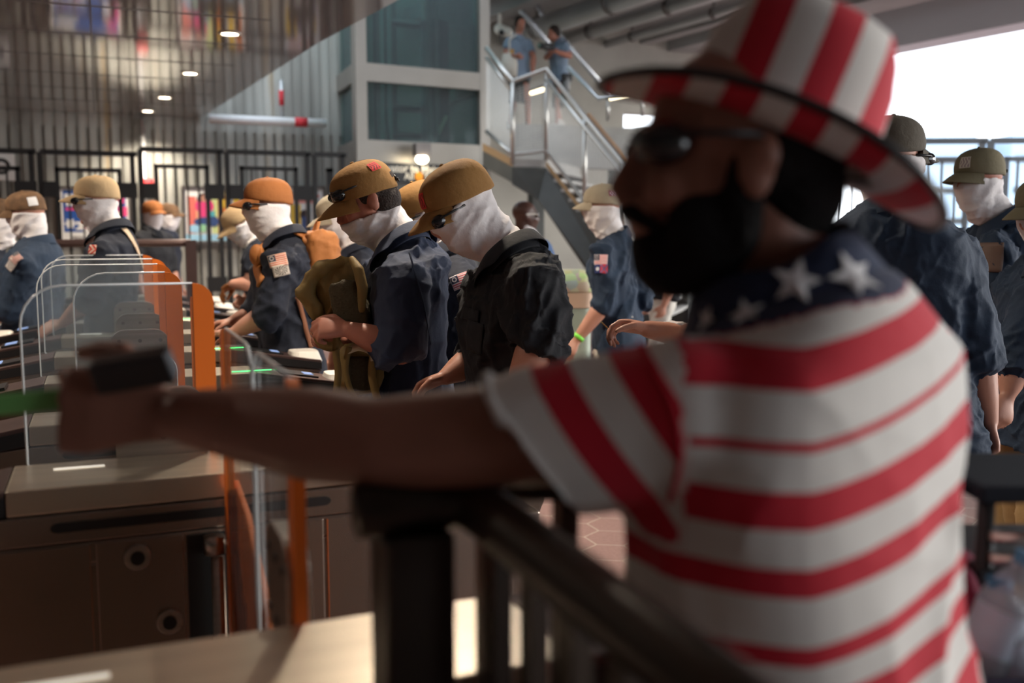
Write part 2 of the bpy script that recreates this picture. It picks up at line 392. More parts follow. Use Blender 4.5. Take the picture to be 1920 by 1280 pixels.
# ------------------------------------------------------------------ posters behind the fence
def poster(x0, y0, x1, y1, label, base, shapes, Y=WY-.09):
    a = atY(x0, y0, Y); b = atY(x1, y1, Y); a2 = atY(x0, y1, Y)
    X0, X1, Z1, Z0 = a.x, b.x, a.z, min(b.z, a2.z)
    r = root('wall_poster', V((X0+X1)/2, Y, Z0), label, 'poster')
    t = .035
    for s in ((X0-t, Z0-t, X1+t, Z0), (X0-t, Z1, X1+t, Z1+t), (X0-t, Z0, X0, Z1), (X1, Z0, X1+t, Z1)): part('frame_bar', MB().mm((s[0], Y-.02, s[1]), (s[2], Y+.03, s[3])), STEELD, r)
    part('print', MB().mm((X0, Y, Z0), (X1, Y+.02, Z1)), mat(base[0], base[1], .5), r)
    groups = {}
    for k, (kind, cx, cy, sx, sy, mn, c) in enumerate(shapes):
        px = X0+(X1-X0)*cx; pz = Z1-(Z1-Z0)*cy; w_ = (X1-X0)*sx/2; h_ = (Z1-Z0)*sy/2; yy = Y-.002-.0006*k
        mb = MB()
        if kind == 'r': mb.add([(px-w_, yy, pz-h_), (px+w_, yy, pz-h_), (px+w_, yy, pz+h_), (px-w_, yy, pz+h_)], [(0, 1, 2, 3)])
        elif kind == 'e': mb.add([(px+w_*math.cos(2*PI*q/20), yy, pz+h_*math.sin(2*PI*q/20)) for q in range(20)], [tuple(range(20))])
        else:
            n = int(kind[1:]); mb.add([(px+w_*(1 if q % 2 == 0 else .55)*math.cos(PI*q/n), yy, pz+h_*(1 if q % 2 == 0 else .55)*math.sin(PI*q/n)) for q in range(2*n)], [tuple(range(2*n))])
        part('printed_shape', mb, mat('ink_'+mn, c, .5), r)

W_ = (.8, .8, .78); PK = (.75, .06, .22); BL = (.02, .09, .36); YL = (.85, .55, .05); LB = (.35, .62, .8); OR = (.85, .25, .05); SKN = (.5, .25, .17); DK = (.03, .015, .02); GR = (.3, .6, .35)
poster(110, 354, 245, 452, 'blue poster with white flower shapes and pink blocks behind the black fence', ('paper_white', W_), [
    ('r', .5, .42, .9, .8, 'blue', BL), ('r', .2, .14, .26, .10, 'white', W_), ('r', .24, .28, .3, .08, 'white', W_), ('r', .2, .38, .24, .05, 'pink', PK), ('f7', .38, .70, .40, .36, 'white', W_), ('f6', .14, .66, .2, .22, 'white', W_), ('e', .38, .70, .09, .1, 'pink', PK),
    ('r', .86, .2, .14, .12, 'pink', PK), ('r', .9, .42, .14, .18, 'pink', PK), ('e', .8, .5, .16, .16, 'white', W_), ('e', .78, .28, .1, .14, 'tanskin', SKN), ('r', .6, .9, .8, .10, 'paper', W_), ('r', .3, .92, .3, .015, 'dark', DK), ('r', .3, .95, .24, .015, 'dark', DK)])
poster(345, 353, 428, 452, 'colourful poster of a dark-haired figure in pink sitting before bright stripes', ('paper_white', W_), [
    ('r', .16, .5, .2, .7, 'coral', (.75, .18, .14)), ('r', .32, .5, .12, .6, 'peach', (.8, .45, .25)), ('r', .86, .55, .2, .8, 'orange', OR), ('r', .70, .45, .14, .8, 'lime', (.6, .7, .3)), ('r', .5, .93, 1, .12, 'lightblue', LB), ('e', .22, .76, .3, .16, 'lightblue', LB),
    ('e', .46, .2, .34, .24, 'dark', DK), ('e', .46, .19, .15, .15, 'tanskin', SKN), ('r', .46, .4, .3, .3, 'pink', PK), ('e', .32, .33, .16, .2, 'pink', PK), ('e', .6, .33, .16, .2, 'pink', PK), ('r', .64, .55, .12, .25, 'teal', (.1, .45, .5)),
    ('e', .48, .63, .56, .18, 'denim', (.04, .08, .22)), ('e', .66, .62, .26, .2, 'denim', (.04, .08, .22)), ('r', .42, .75, .12, .14, 'green', GR), ('r', .9, .2, .1, .3, 'yellow', YL)])
poster(432, 353, 470, 452, 'narrow orange and yellow striped poster half hidden behind the rust cap', ('paper_white', W_), [('r', .3, .5, .3, .9, 'yellow', YL), ('r', .7, .4, .3, .7, 'orange', OR), ('r', .5, .92, 1, .14, 'lightblue', LB)])
poster(540, 353, 607, 452, 'yellow poster with blocky figures between the rust cap and the elevator', ('paper_white', W_), [
    ('r', .2, .6, .3, .6, 'yellow', YL), ('r', .5, .14, .8, .05, 'coral', (.75, .18, .14)), ('r', .5, .25, .7, .04, 'coral', (.75, .18, .14)), ('e', .45, .5, .25, .2, 'dark', DK), ('r', .48, .68, .22, .3, 'denim', (.04, .08, .22)), ('e', .82, .55, .2, .3, 'yellow', YL), ('r', .8, .8, .2, .3, 'denim', (.04, .08, .22)), ('e', .6, .4, .1, .1, 'lightblue', LB)])
sgn = root('round_wall_sign', atY(3, 315, WY-.05), 'small white wall sign with a dark ring at the far left above the fence', 'sign')
q = atY(3, 312, WY-.06); part('plate', MB().box(q, (.3, .02, .34)), mat('paper_white', W_), sgn); part('ring', MB().rings([[V(q.x+rr*math.cos(2*PI*t/20), q.y-dy, q.z+rr*math.sin(2*PI*t/20)) for t in range(20)] for rr, dy in ((.06, .012), (.06, .018), (.1, .018), (.1, .012))], False, True), BLACKP, sgn)

# ------------------------------------------------------------------ black steel fence gates
FY = 12.0
def fence_gate(x0, x1, top, label, Y=FY, direc=None, org=None, m=DENIMK, latch=True):
    D = direc or V(1, 0, 0); O = org or V(0, Y, 0)
    Nn = V(-D.y, D.x, 0)
    def P(x, z, y=0): return O+D*x+Nn*y+V(0, 0, z)
    Rm = Matrix((D, Nn, UP)).transposed()
    r = root('fence_gate', P((x0+x1)/2, 0), label, 'fence', 'black fence gates')
    po = MB()
    for x in (x0, x1): po.box(P(x, top/2), (.055, .055, top), Rm)
    part('post', MB().box(P(x0, top/2), (.055, .055, top), Rm), m, r); part('post', MB().box(P(x1-.085, top/2), (.05, .05, top), Rm), m, r)
    part('top_rail', MB().box(P((x0+x1)/2-.015, top), (x1-x0-.035, .05, .055), Rm), m, r)
    i0, i1, it = x0+.14, x1-.20, top-.16
    fr = MB()
    for (a, b, c, d) in ((i0, .1, i0+.045, it), (i1-.045, .1, i1, it), (i0, it-.045, i1, it), (i0, .1, i1, .145)):
        fr.box(P((a+c)/2, (b+d)/2), (c-a, .045, d-b), Rm)
    part('inner_frame', fr, m, r)
    n = int((i1-i0)/.115)
    for k in range(1, n):
        x = i0+(i1-i0)*k/n; part('picket', MB().box(P(x, (it+.1)/2), (.02, .02, it-.15), Rm), m, r)
    if latch:
        for z in (1.96, .9):
            part('latch_block', MB().box(P(x1-.15, z), (.22, .08, .17), Rm), m, r)
            part('latch_block', MB().box(P(x0+.09, z), (.14, .08, .17), Rm), m, r)
    return r
xs = [atY(p, 330, FY).x for p in (-90, 76, 264, 426, 590)]
tops = [2.36, 2.36, 2.42, 2.42]
labs = ['black fence gate section at the far left edge of the fence', 'black fence gate section in front of the blue flower poster', 'black fence gate section in front of the pink-top poster', 'black fence gate section beside the elevator tower, behind the rust cap']
for i in range(4): fence_gate(xs[i], xs[i+1], tops[i], labs[i])
fence_gate(xs[4], xs[4]+.42, 2.42, 'short black fence end piece touching the elevator tower', latch=False)
# fence sections on the daylight side
fa = at(1520, 400, 10.4); fb = at(2020, 400, 10.2); fa.z = fb.z = 0; dd = (fb-fa); Lf = dd.length; dd.normalize()
for i, l in enumerate(('silver-lit fence section on the daylight side behind the dark olive cap', 'fence section on the daylight side behind the man with the brown arm patch', 'fence section on the daylight side at the right edge of the frame')):
    o = fence_gate(Lf*i/3, Lf*(i+1)/3-.0, 2.42, l, direc=dd, org=fa, m=mat('grey_fence_paint', (.16, .17, .18), .4, .4)); o['group'] = 'fence sections on the daylight side'
# far buildings beyond the opening
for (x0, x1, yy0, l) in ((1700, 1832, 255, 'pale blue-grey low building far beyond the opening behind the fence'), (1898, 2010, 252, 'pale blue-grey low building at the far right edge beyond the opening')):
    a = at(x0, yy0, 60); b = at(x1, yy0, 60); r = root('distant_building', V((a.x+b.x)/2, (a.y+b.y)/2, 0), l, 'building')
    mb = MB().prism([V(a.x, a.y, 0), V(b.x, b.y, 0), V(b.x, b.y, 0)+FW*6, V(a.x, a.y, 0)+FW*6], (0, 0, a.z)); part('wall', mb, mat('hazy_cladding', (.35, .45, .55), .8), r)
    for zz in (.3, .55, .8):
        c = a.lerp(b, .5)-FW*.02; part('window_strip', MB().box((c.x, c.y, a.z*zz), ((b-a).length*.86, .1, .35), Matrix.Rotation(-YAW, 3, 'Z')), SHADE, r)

# ------------------------------------------------------------------ elevator tower
tw = root('elevator_tower', at(760, 435, 13), 'glass and steel elevator tower beside the stair with a platform sign on it', 'elevator')
tw.location.z = 0
A = at(676, 300, 13.0); A.z = 0; C = at(905, 300, 13.9); C.z = 0; B = at(607, 300, 15.6); B.z = 0
E = C+(B-A)
def post(p, s, z0, z1, dirv): return MB().box(p+V(0, 0, (z0+z1)/2), (s, s, z1-z0), Matrix.Rotation(math.atan2(dirv.y, dirv.x), 3, 'Z'))
du = (C-A).normalized(); dv = (B-A).normalized()
TZ = 7.0
STL = mat('satin_steel_frame', (.30, .28, .25), .42, .7, var=.06, vscale=2)
for p in (A, B, C, E): part('corner_post', post(p, .15, 0, TZ, du), STL, tw)
def zat(py, p):  # height whose image row is py at ground point p
    d = p.dot(FW); v = (640-py)/F; fh = math.cos(TH)+v*math.sin(TH); return CAMZ+(-math.sin(TH)+v*math.cos(TH))*d/fh
z1, z2 = zat(152, A), zat(118, A); z3, z4 = zat(302, A), zat(262, A); z5 = zat(340, A)
def panel(p, q, z0, z1, t=.02, inset=.07):
    d = (q-p).normalized(); a = p+d*inset; b = q-d*inset; n = V(-d.y, d.x, 0)*t
    return MB().prism([a-n+V(0, 0, z0), b-n+V(0, 0, z0), b+n+V(0, 0, z0), a+n+V(0, 0, z0)], (0, 0, z1-z0))
for p, q in ((A, C), (B, A), (E, C)):
    part('cross_beam', panel(p, q, z1, z2, .07), STL, tw); part('sill_band', panel(p, q, z5, z4, .07), STL, tw)
    part('glass_panel', panel(p, q, z4, z1, .008), GLASSB, tw); part('glass_panel', panel(p, q, z2, TZ, .008), GLASSB, tw)
part('back_panel', panel(B, E, 0, z5, .02), CONC, tw); part('back_glass', panel(B, E, z4, TZ, .01), GLASSB, tw)
for t in (.42, .5, .86): p = A.lerp(C, t)+dv*1.7; part('rear_mullion', post(p, .10, 0, TZ, du), STEELD, tw)
for zz in (z1-.1, z2+.9, z4+.25): part('rear_beam', MB().tube([A+dv*1.6+V(0, 0, zz), C+dv*1.6+V(0, 0, zz)], .05, 8), STEELD, tw)
part('counterweight', MB().box(A.lerp(C, .80)+dv*1.2+V(0, 0, z4+.9), (.32, .3, 1.9), Matrix.Rotation(math.atan2(du.y, du.x), 3, 'Z')), BLACKP, tw)
mid = A.lerp(C, .52)
for t in (.27, .72):
    p = A.lerp(C, t)+dv*1.0; part('guide_rail', post(p, .07, 0, TZ, du), STEELD, tw)
part('mullion', post(A.lerp(C, .62)+dv*.05, .05, z4, TZ, du), STEELD, tw)
for t, w_ in ((.2, .15), (.29, .22)):
    p = A.lerp(C, t)+dv*.6; pts = [V(p.x, p.y, TZ), V(p.x, p.y, z1), V(p.x, p.y, z1-.4)]+[V(p.x, p.y, 0)+du*w_*2*(1-math.cos(q)) + V(0, 0, z1-.4-1.0*q/1.5) for q in (.4, .8, 1.2, 1.5)]
    part('travelling_cable', MB().tube(pts, .016, 8), BLACKP, tw)
# diagonal reflection in the shaft glass, modelled as a solid cream bar
part('diagonal_reflection_bar', MB().tube([A.lerp(C, .66)+dv*.4+V(0, 0, z4+.05), A.lerp(C, .76)+dv*.4+V(0, 0, z4+.42)], .022, 8), mat('cream_reflection', (.75, .66, .45), .5), tw)
# doorway under the sign
part('door_frame', panel(A, C, 0, z5, .05), mat('door_surround', (.17, .17, .16), .5, .4), tw)
for t0, t1 in ((.16, .33), (.34, .72)):
    p = A.lerp(C, t0)-dv*.09; q = A.lerp(C, t1)-dv*.09; part('door_leaf', panel(p, q, 0, z5-.12, .02, .01), mat('door_steel', (.42, .42, .40), .4, .7), tw)
# side: lower solid panel
part('side_panel', panel(B, A, 0, z5, .04), STEELD, tw)
# sign
def text_mesh(body, size, loc, right, up, m, parent, name='lettering', align='LEFT', ext=.002, bold=False):
    cu = bpy.data.curves.new('t', 'FONT'); cu.body = body; cu.size = size; cu.extrude = ext; cu.align_x = align
    if bold: cu.offset = size*.02
    o = bpy.data.objects.new('t', cu); COL.objects.link(o); dg = bpy.context.evaluated_depsgraph_get(); dg.update()
    me = bpy.data.meshes.new_from_object(o.evaluated_get(dg)); bpy.data.objects.remove(o, do_unlink=True)
    right = right.normalized(); up = up.normalized(); n = right.cross(up)
    me.transform(Matrix.Translation(loc) @ Matrix((right, up, n)).transposed().to_4x4()); return link(name, me, m, parent)
nrm = V(du.y, -du.x, 0)
sg = root('station_sign', at(790, 322, 12.7), 'black hanging sign reading Elevator to Main Platform All Trains on the elevator', 'sign')
S0 = A+du*.06+nrm*.22; sl = (C-A).length-.12; sz1 = zat(305, A); sz0 = zat(341, A)
part('sign_board', MB().prism([S0+V(0, 0, sz0), S0+du*sl+V(0, 0, sz0), S0+du*sl+V(0, 0, sz0)-nrm*.08, S0+V(0, 0, sz0)-nrm*.08], (0, 0, sz1-sz0)), BLACKP, sg)
lw = mat('sign_white', (.8, .78, .7), .5)
text_mesh('Elevator to Main Platform', .135, S0+du*.05+V(0, 0, sz1-.115)+nrm*.005, du, UP, lw, sg, bold=True)
text_mesh('All    Trains', .125, S0+du*.45+V(0, 0, sz0+.035)+nrm*.005, du, UP, lw, sg, bold=True)
for t, mm_ in ((1.44, lw), (1.6, lw)):
    c = S0+du*min(t, sl-.1)+V(0, 0, sz1-.08)+nrm*.004; part('round_symbol', MB().rings([[c+(du*math.cos(2*PI*q/20)+UP*math.sin(2*PI*q/20))*rr+nrm*dy for q in range(20)] for rr, dy in ((.03, 0), (.03, .004), (.042, .004), (.042, 0))], False, True), mm_, sg)
c = S0+du*.66+V(0, 0, sz0+.075)+nrm*.006; part('lamp_reflection_dot', MB().prism([c+(du*math.cos(2*PI*q/20)+UP*math.sin(2*PI*q/20))*.06 for q in range(20)], nrm*.004), mat('amber_reflection', (.85, .32, .02), .5), sg)  # the lamp's orange reflection on the sign, painted as a raised dot
dl = root('sign_lamp', at(765, 294, 12.7), 'bright lamp shining on the middle of the platform sign', 'lamp')
c = S0+du*.66+nrm*.1+V(0, 0, sz1+.05); part('lamp_housing', MB().box(c+V(0, 0, .12), (.2, .16, .16)), STEELD, dl); part('lamp_lens', MB().ell(c, (.085, .06, .06)), mat('sign_lamp_glow', (1, .9, .7), emit=(1, .85, .6), estr=14), dl, True)
pl = bpy.data.lights.new('sign_lamp_light', 'POINT'); pl.energy = 4; pl.color = (1, .85, .6); pl.shadow_soft_size = .06
plo = bpy.data.objects.new('sign_lamp_light', pl); COL.objects.link(plo); plo.location = (c+nrm*.12-dl.location); plo.parent = dl

# ------------------------------------------------------------------ stair
st = root('steel_stair', at(1000, 435, 13.2), 'steel stair with mesh guardrails rising beside the elevator tower', 'stair'); st.location.z = 0
def G(px, py, d): return at(px, py, d)
D1 = 12.9
# guardrail pixel stations on the near side: (x, top y, bottom y, depth)
GR = [(912, 90, 246, 13.3), (961, 153, 290, D1), (1024, 130, 283, D1+.15), (1096, 218, 378, D1-.25), (1170, 307, 470, D1-.7), (1250, 405, 560, D1-1.2)]
STF = mat('rail_steel', (.50, .49, .46), .32, .85)
def T(i): x, t, b, d = GR[i]; return at(x, t, d)
def Bq(i): x, t, b, d = GR[i]; return at(x, b, d)
part('handrail', MB().tube([T(i) for i in range(6)], .032, 10), STF, st, True)
part('handrail', MB().tube([T(i)-V(0, 0, .12)+RT*.0 for i in range(2)], .022, 10), STF, st, True)
part('handrail', MB().tube([T(i)-V(0, 0, .14)-FW*.06 for i in range(2, 6)], .024, 10), STF, st, True)
part('wood_rail', MB().tube([T(i)+V(0, 0, .03)+RT*.05+FW*.08 for i in range(3, 6)], .03, 10), mat('wood_handrail', (.35, .19, .09), .5), st, True)
for i in range(1, 6):
    part('rail_post', MB().tube([T(i), Bq(i)-V(0, 0, .12)], .028, 10), STF, st, True)
part('kick_rail', MB().tube([Bq(i) for i in range(6)], .026, 10), STF, st, True)
# mesh infill
mz = MB()
for i in range(5):
    a, b, c_, d_ = T(i)-V(0, 0, .1), T(i+1)-V(0, 0, .1), Bq(i+1)+V(0, 0, .04), Bq(i)+V(0, 0, .04)
    n = max(8, int((b-a).length/.05)); m_ = 24
    for k in range(n+1):
        t = k/n; mz.tube([a.lerp(b, t), d_.lerp(c_, t)], .0028, 4, False)
    for k in range(m_+1):
        t = k/m_; mz.tube([a.lerp(d_, t), b.lerp(c_, t)], .0028, 4, False)
o = part('mesh_infill', mz, STF, st)
# landing, stringers, treads
La, Lb = Bq(1)-V(0, 0, .08), Bq(2)-V(0, 0, .08)
DECK = mat('stair_deck', (.33, .32, .30), .7, bump=.1, var=.1)
LM = mat('stair_stringer', (.075, .078, .072), .55, .2, var=.1)
zl = (La.z+Lb.z)/2; La.z = Lb.z = zl
bk = FW*1.6+RT*.55
part('landing', MB().prism([La, Lb, Lb+bk, La+bk], (0, 0, -.12)), DECK, st)
part('stringer', MB().prism([V(La.x, La.y, zl-.1), V(Lb.x, Lb.y, zl-.1), at(1250, 590, D1-1.2), at(1250, 700, D1-1.2), at(1190, 640, D1-.8), at(1010, 375, D1), at(960, 345, D1)], FW*.10), LM, st)
part('stringer', MB().prism([V(La.x, La.y, zl-.1)+bk, V(Lb.x, Lb.y, zl-.1)+bk, at(1250, 590, D1-1.2)+bk, at(1250, 700, D1-1.2)+bk, at(1190, 640, D1-.8)+bk, at(1010, 375, D1)+bk, at(960, 345, D1)+bk], FW*.10), LM, st)
a0 = at(905, 268, 13.3); part('stringer', MB().prism([La, a0, a0-V(0, 0, .30), La-V(0, 0, .30)], FW*.08), LM, st)
# nosing (warm edge) of the falling flight and the rising flight
edge = mat('tread_nosing', (.36, .22, .10), .6)
lo = at(1250, 590, D1-1.2); n = 15
for k in range(n):
    a = Lb.lerp(lo, k/n); b = Lb.lerp(lo, (k+1)/n)
    part('tread', MB().prism([V(a.x, a.y, b.z), V(b.x, b.y, b.z), V(b.x, b.y, b.z)+bk, V(a.x, a.y, b.z)+bk], (0, 0, -.04)), DECK, st)
part('nosing_strip', MB().prism([Lb-V(0, 0, .02)-FW*.02, lo-V(0, 0, .02)-FW*.02, lo-V(0, 0, .09)-FW*.02, Lb-V(0, 0, .09)-FW*.02], -FW*.015), edge, st)
part('nosing_strip', MB().prism([La-V(0, 0, .0), a0, a0-V(0, 0, .10), La-V(0, 0, .10)], -FW*.015), edge, st)
# broad steps behind the landing where the photographers stand
sb = V(La.x, La.y, 0)+bk*.95; se = V(Lb.x, Lb.y, 0)+bk*.95
wv = (se-sb).normalized(); sb = sb-wv*.6; se = se+wv*2.6
nst = 5
for k in range(nst):
    z = zl+.155*(k+1)*.9; o0 = FW*(.26*k)
    L_ = FW*(.28 if k < nst-1 else 2.2)
    part('broad_step', MB().prism([V(0, 0, z)+sb+o0, V(0, 0, z)+se+o0, V(0, 0, z)+se+o0+L_, V(0, 0, z)+sb+o0+L_], (0, 0, -.15)), DECK, st)
ZS = zl+.155*nst*.9
for t in (.12, .5, .88):
    p = sb.lerp(se, t)+FW*1.5; part('support_column', MB().box(V(p.x, p.y, (ZS-.15)/2), (.2, .2, ZS-.15)), LM, st)
# handrails of the far flight
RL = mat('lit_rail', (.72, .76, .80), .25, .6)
def far_rail(label, pts, r=.04, posts=()):
    o = root('stair_handrail', pts[0], label, 'handrail', 'far stair handrails'); o.location = pts[0]
    part('rail', MB().tube(pts, r, 10), RL, o, True)
    for p in posts: part('rail_post', MB().tube([p, V(p.x, p.y, ZS)], .025, 8), STF, o, True)
far_rail('long bright handrail slanting between the two photographers down to the right', [at(945, -20, 16.6), at(1033, 88, 16.6)], .045)
far_rail('upper bright handrail slanting down behind the photographer with the raised camera', [at(985, -15, 17.2), at(1032, 46, 17.2), at(1150, 185, 17.2)], .045)
far_rail('bright handrail slanting down from the second photographer to a level bend', [at(1065, 125, 15.0), at(1123, 184, 15.0), at(1235, 160, 14.2)], .035, [at(1140, 182, 14.9), at(1205, 170, 14.4)])
# strip lamps under the stair and on the wall
for (p0, p1, l) in ((at(987, 177, 17.4), at(1020, 167, 17.4), 'warm strip lamp seen between the photographers legs'), (at(1139, 185, 15.5), at(1186, 175, 15.5), 'warm strip lamp below the level far handrail')):
    r = root('strip_lamp', p0, l, 'lamp'); part('tube', MB().tube([p0, p1], .032, 10), mat('strip_glow', (1, .9, .7), emit=(1, .85, .55), estr=5), r, True)
    part('backplate', MB().tube([p0+V(0, .0, .05), p1+V(0, 0, .05)], .03, 6), STEELD, r)
# drop pendant pole left of first photographer
p = at(937, 55, 16.8); pr = root('ceiling_camera', p, 'white pole-mounted security camera left of the first photographer', 'security camera')
part('drop_pole', MB().tube([V(p.x, p.y, hc), p], .03, 8), WHITEP, pr, True); part('housing', MB().capsule([p, p+RT*.14-V(0, 0, .05)], [.09, .08]), WHITEP, pr, True); part('lens', MB().ell(p+RT*.03-FW*.06-V(0, 0, .06), (.05, .05, .05)), BLACKP, pr, True)

# ------------------------------------------------------------------ faregate cabinets
GREENG = mat('green_light', (.1, 1, .3), emit=(.05, 1, .2), estr=5)
SCRN = mat('reader_screen', (.25, .35, .6), .2, emit=(.35, .5, .9), estr=.5)
SLOTM = mat('slot_black', (.004, .004, .004), .5)
TOPST = mat('worn_steel_top', (.70, .62, .50), .34, 1, var=.10, vscale=2, aniso=(1, 12, 1), bump=.03, bscale=70)
FACEST = mat('bronze_steel_face', (.36, .29, .24), .27, .9, var=.12, vscale=2, aniso=(1, 1, .3))
XA, XB = -.56, .95
def cabinet(Y0, wd, label, near=False, green=False):
    Y1 = Y0+wd; r = root('faregate_cabinet', V((XA+XB)/2, (Y0+Y1)/2, 0), label, 'faregate', 'faregate cabinets in the row')
    e = .012
    part('body', MB().mm((XA+.01, Y0+e, .0), (XB, Y1-e, .835)), FACEST, r, bevel=.004)
    part('body_riser', MB().mm((XA+.03, Y0+e, .835), (.885, Y1-e, .880)), FACEST, r, bevel=.004)
    part('slot_band', MB().prism([V(x, Y0+.004, z) for x, z in ((XA, .884), (.89, .884), (.89, .89), (.50, .944), (-.19, .944), (XA, .905))], (0, wd-.008, 0)), FACEST, r, bevel=.003)
    part('top_cover', MB().prism([V(-.19, Y0, .948), V(.50, Y0, .948), V(.50, Y0, 1.0), V(-.19, Y0, 1.0)], (0, wd, 0)), TOPST, r, bevel=.004)
    for (xa, xb) in ((-.192, XA), (.502, XB-.06)):
        zt = .925
        part('end_cover', MB().prism([V(xa, Y0+.003, .948), V(xb, Y0+.003, .893), V(xb, Y0+.003, zt+.01), V(xa, Y0+.003, 1.0)], (0, wd-.006, 0)), BRONZE, r, bevel=.003)
        for yy in (Y0-.0005, Y1-.0045): part('end_side', MB().prism([V(xa, yy, .950), V(xb, yy, .895), V(xb, yy, zt), V(xa, yy, .988)], (0, .005, 0)), BLACKP, r)
    for yy in (Y0+.002, Y1-.006): part('slot', MB().prism([V(x, yy, z) for x, z in [(-.10+.014*math.cos(a), .917+.010*math.sin(a)) for a in np.linspace(PI/2, 1.5*PI, 7)]+[(.43+.014*math.cos(a), .917+.010*math.sin(a)) for a in np.linspace(-PI/2, PI/2, 7)]], (0, .004, 0)), SLOTM, r)
    # front and back access panels with seams
    for side, yy in ((0, Y0+e-.004), (1, Y1-e-.002)):
        for xa, xb in ((XA+.02, -.043), (-.033, .136), (.25, .428), (.436, .70), (.708, XB-.07)):
            part('access_panel', MB().mm((xa, yy, .03), (xb, yy+.006, .876)), FACEST, r, bevel=.002)
        if side == 0:
            for x, z in ((.045, .84), (.102, .695)) if near else ((.045, .84),):
                lk = part('lock', MB().tube([V(x, yy-.012, z), V(x, yy, z)], .026, 20), STEEL, r, bevel=.002)
                part('key_core', MB().tube([V(x, yy-.018, z), V(x, yy-.012, z)], .014, 14), BLACKP, lk)
            part('hinge_recess', MB().mm((.142, yy+.001, .03), (.245, yy+.005, .872)), SLOTM, r)
            part('hinge_post', MB().tube([V(.200, yy-.028, .03), V(.200, yy-.028, .83)], .014, 12), STEEL, r, True)
            part('hinge_cap', MB().tube([V(.195, yy-.024, .835), V(.195, yy-.024, .872)], .022, 14), STEEL, r, True)
    # patron devices on the sloping ends
    def on(x, xa=.50, xb=XB-.06): return 1.0-(x-xa)/(xb-xa)*.065
    a = math.atan(.065/(.89-.50))
    dev = MB().box(((.66), (Y0+Y1)/2, on(.66)+.003), (.14, wd*.62, .006), Matrix.Rotation(a, 3, 'Y')); part('display_glass', dev, BLACKP, r)
    part('display', MB().box((.70, (Y0+Y1)/2, on(.70)+.007), (.035, wd*.3, .002), Matrix.Rotation(a, 3, 'Y')), SCRN, r)
    tp = MB().loft([(V(.83, (Y0+Y1)/2, .925), V(1, 0, 0), V(0, 1, 0), .075, wd*.45), (V(.828, (Y0+Y1)/2, .972), V(1, 0, 0), V(0, 1, 0), .06, wd*.32)], 24, pw=4)
    part('card_target', tp, WHITEP, r, bevel=.003)
    xl = -.38; part('display_glass', MB().box((xl, (Y0+Y1)/2, .972), (.14, wd*.62, .01), Matrix.Rotation(-math.atan(.065/.37), 3, 'Y')), BLACKP, r)
    part('display', MB().box((xl-.03, (Y0+Y1)/2, .972), (.05, wd*.4, .006), Matrix.Rotation(-math.atan(.065/.37), 3, 'Y')), SCRN, r)
    tp = MB().loft([(V(-.52, (Y0+Y1)/2, .935), V(1, 0, 0), V(0, 1, 0), .075, wd*.45), (V(-.518, (Y0+Y1)/2, .962), V(1, 0, 0), V(0, 1, 0), .05, wd*.32)], 24, pw=4)
    part('card_target', tp, WHITEP, r, bevel=.003)
    lt = MB().mm((-.11, Y1-.075, 1.0), (-.01, Y1-.066, 1.002))
    part('light_strip', lt, mat('strip_white', (.8, .8, .75), emit=(1, .9, .75), estr=.6), r)
    if green: part('green_light', MB().mm((.42, Y0+.05, 1.0), (.56, Y0+.06, 1.002)), GREENG, r)
    part('foot_plate', MB().mm((XA-.01, Y0-.01, 0), (XB+.01, Y1+.01, .02)), STEELD, r)
    return r
CY = [(1.02, .225), (2.115, .235), (2.82, .21), (3.61, .21), (4.375, .21), (5.17, .21), (5.96, .21), (6.75, .21), (7.54, .21), (8.33, .21)]
cl = ['nearest stainless steel faregate cabinet, its top filling the bottom edge of the picture', 'second nearest faregate cabinet with two round locks and a long black slot',
      'third faregate cabinet from the camera, below the pointing fist', 'fourth faregate cabinet, with the long green light on its top', 'fifth faregate cabinet from the camera with cream card target beside the olive bag', 'sixth faregate cabinet, under the wrists of the man with the rust backpack',
      'seventh faregate cabinet from the camera, behind the man in the rust cap', 'eighth faregate cabinet from the camera', 'ninth faregate cabinet, second from the far end', 'farthest faregate cabinet, below the gloved hand']
for i, (y, wdt) in enumerate(CY): cabinet(y, wdt, cl[i], near=(i < 2), green=(i in (3, 4, 5, 6)))

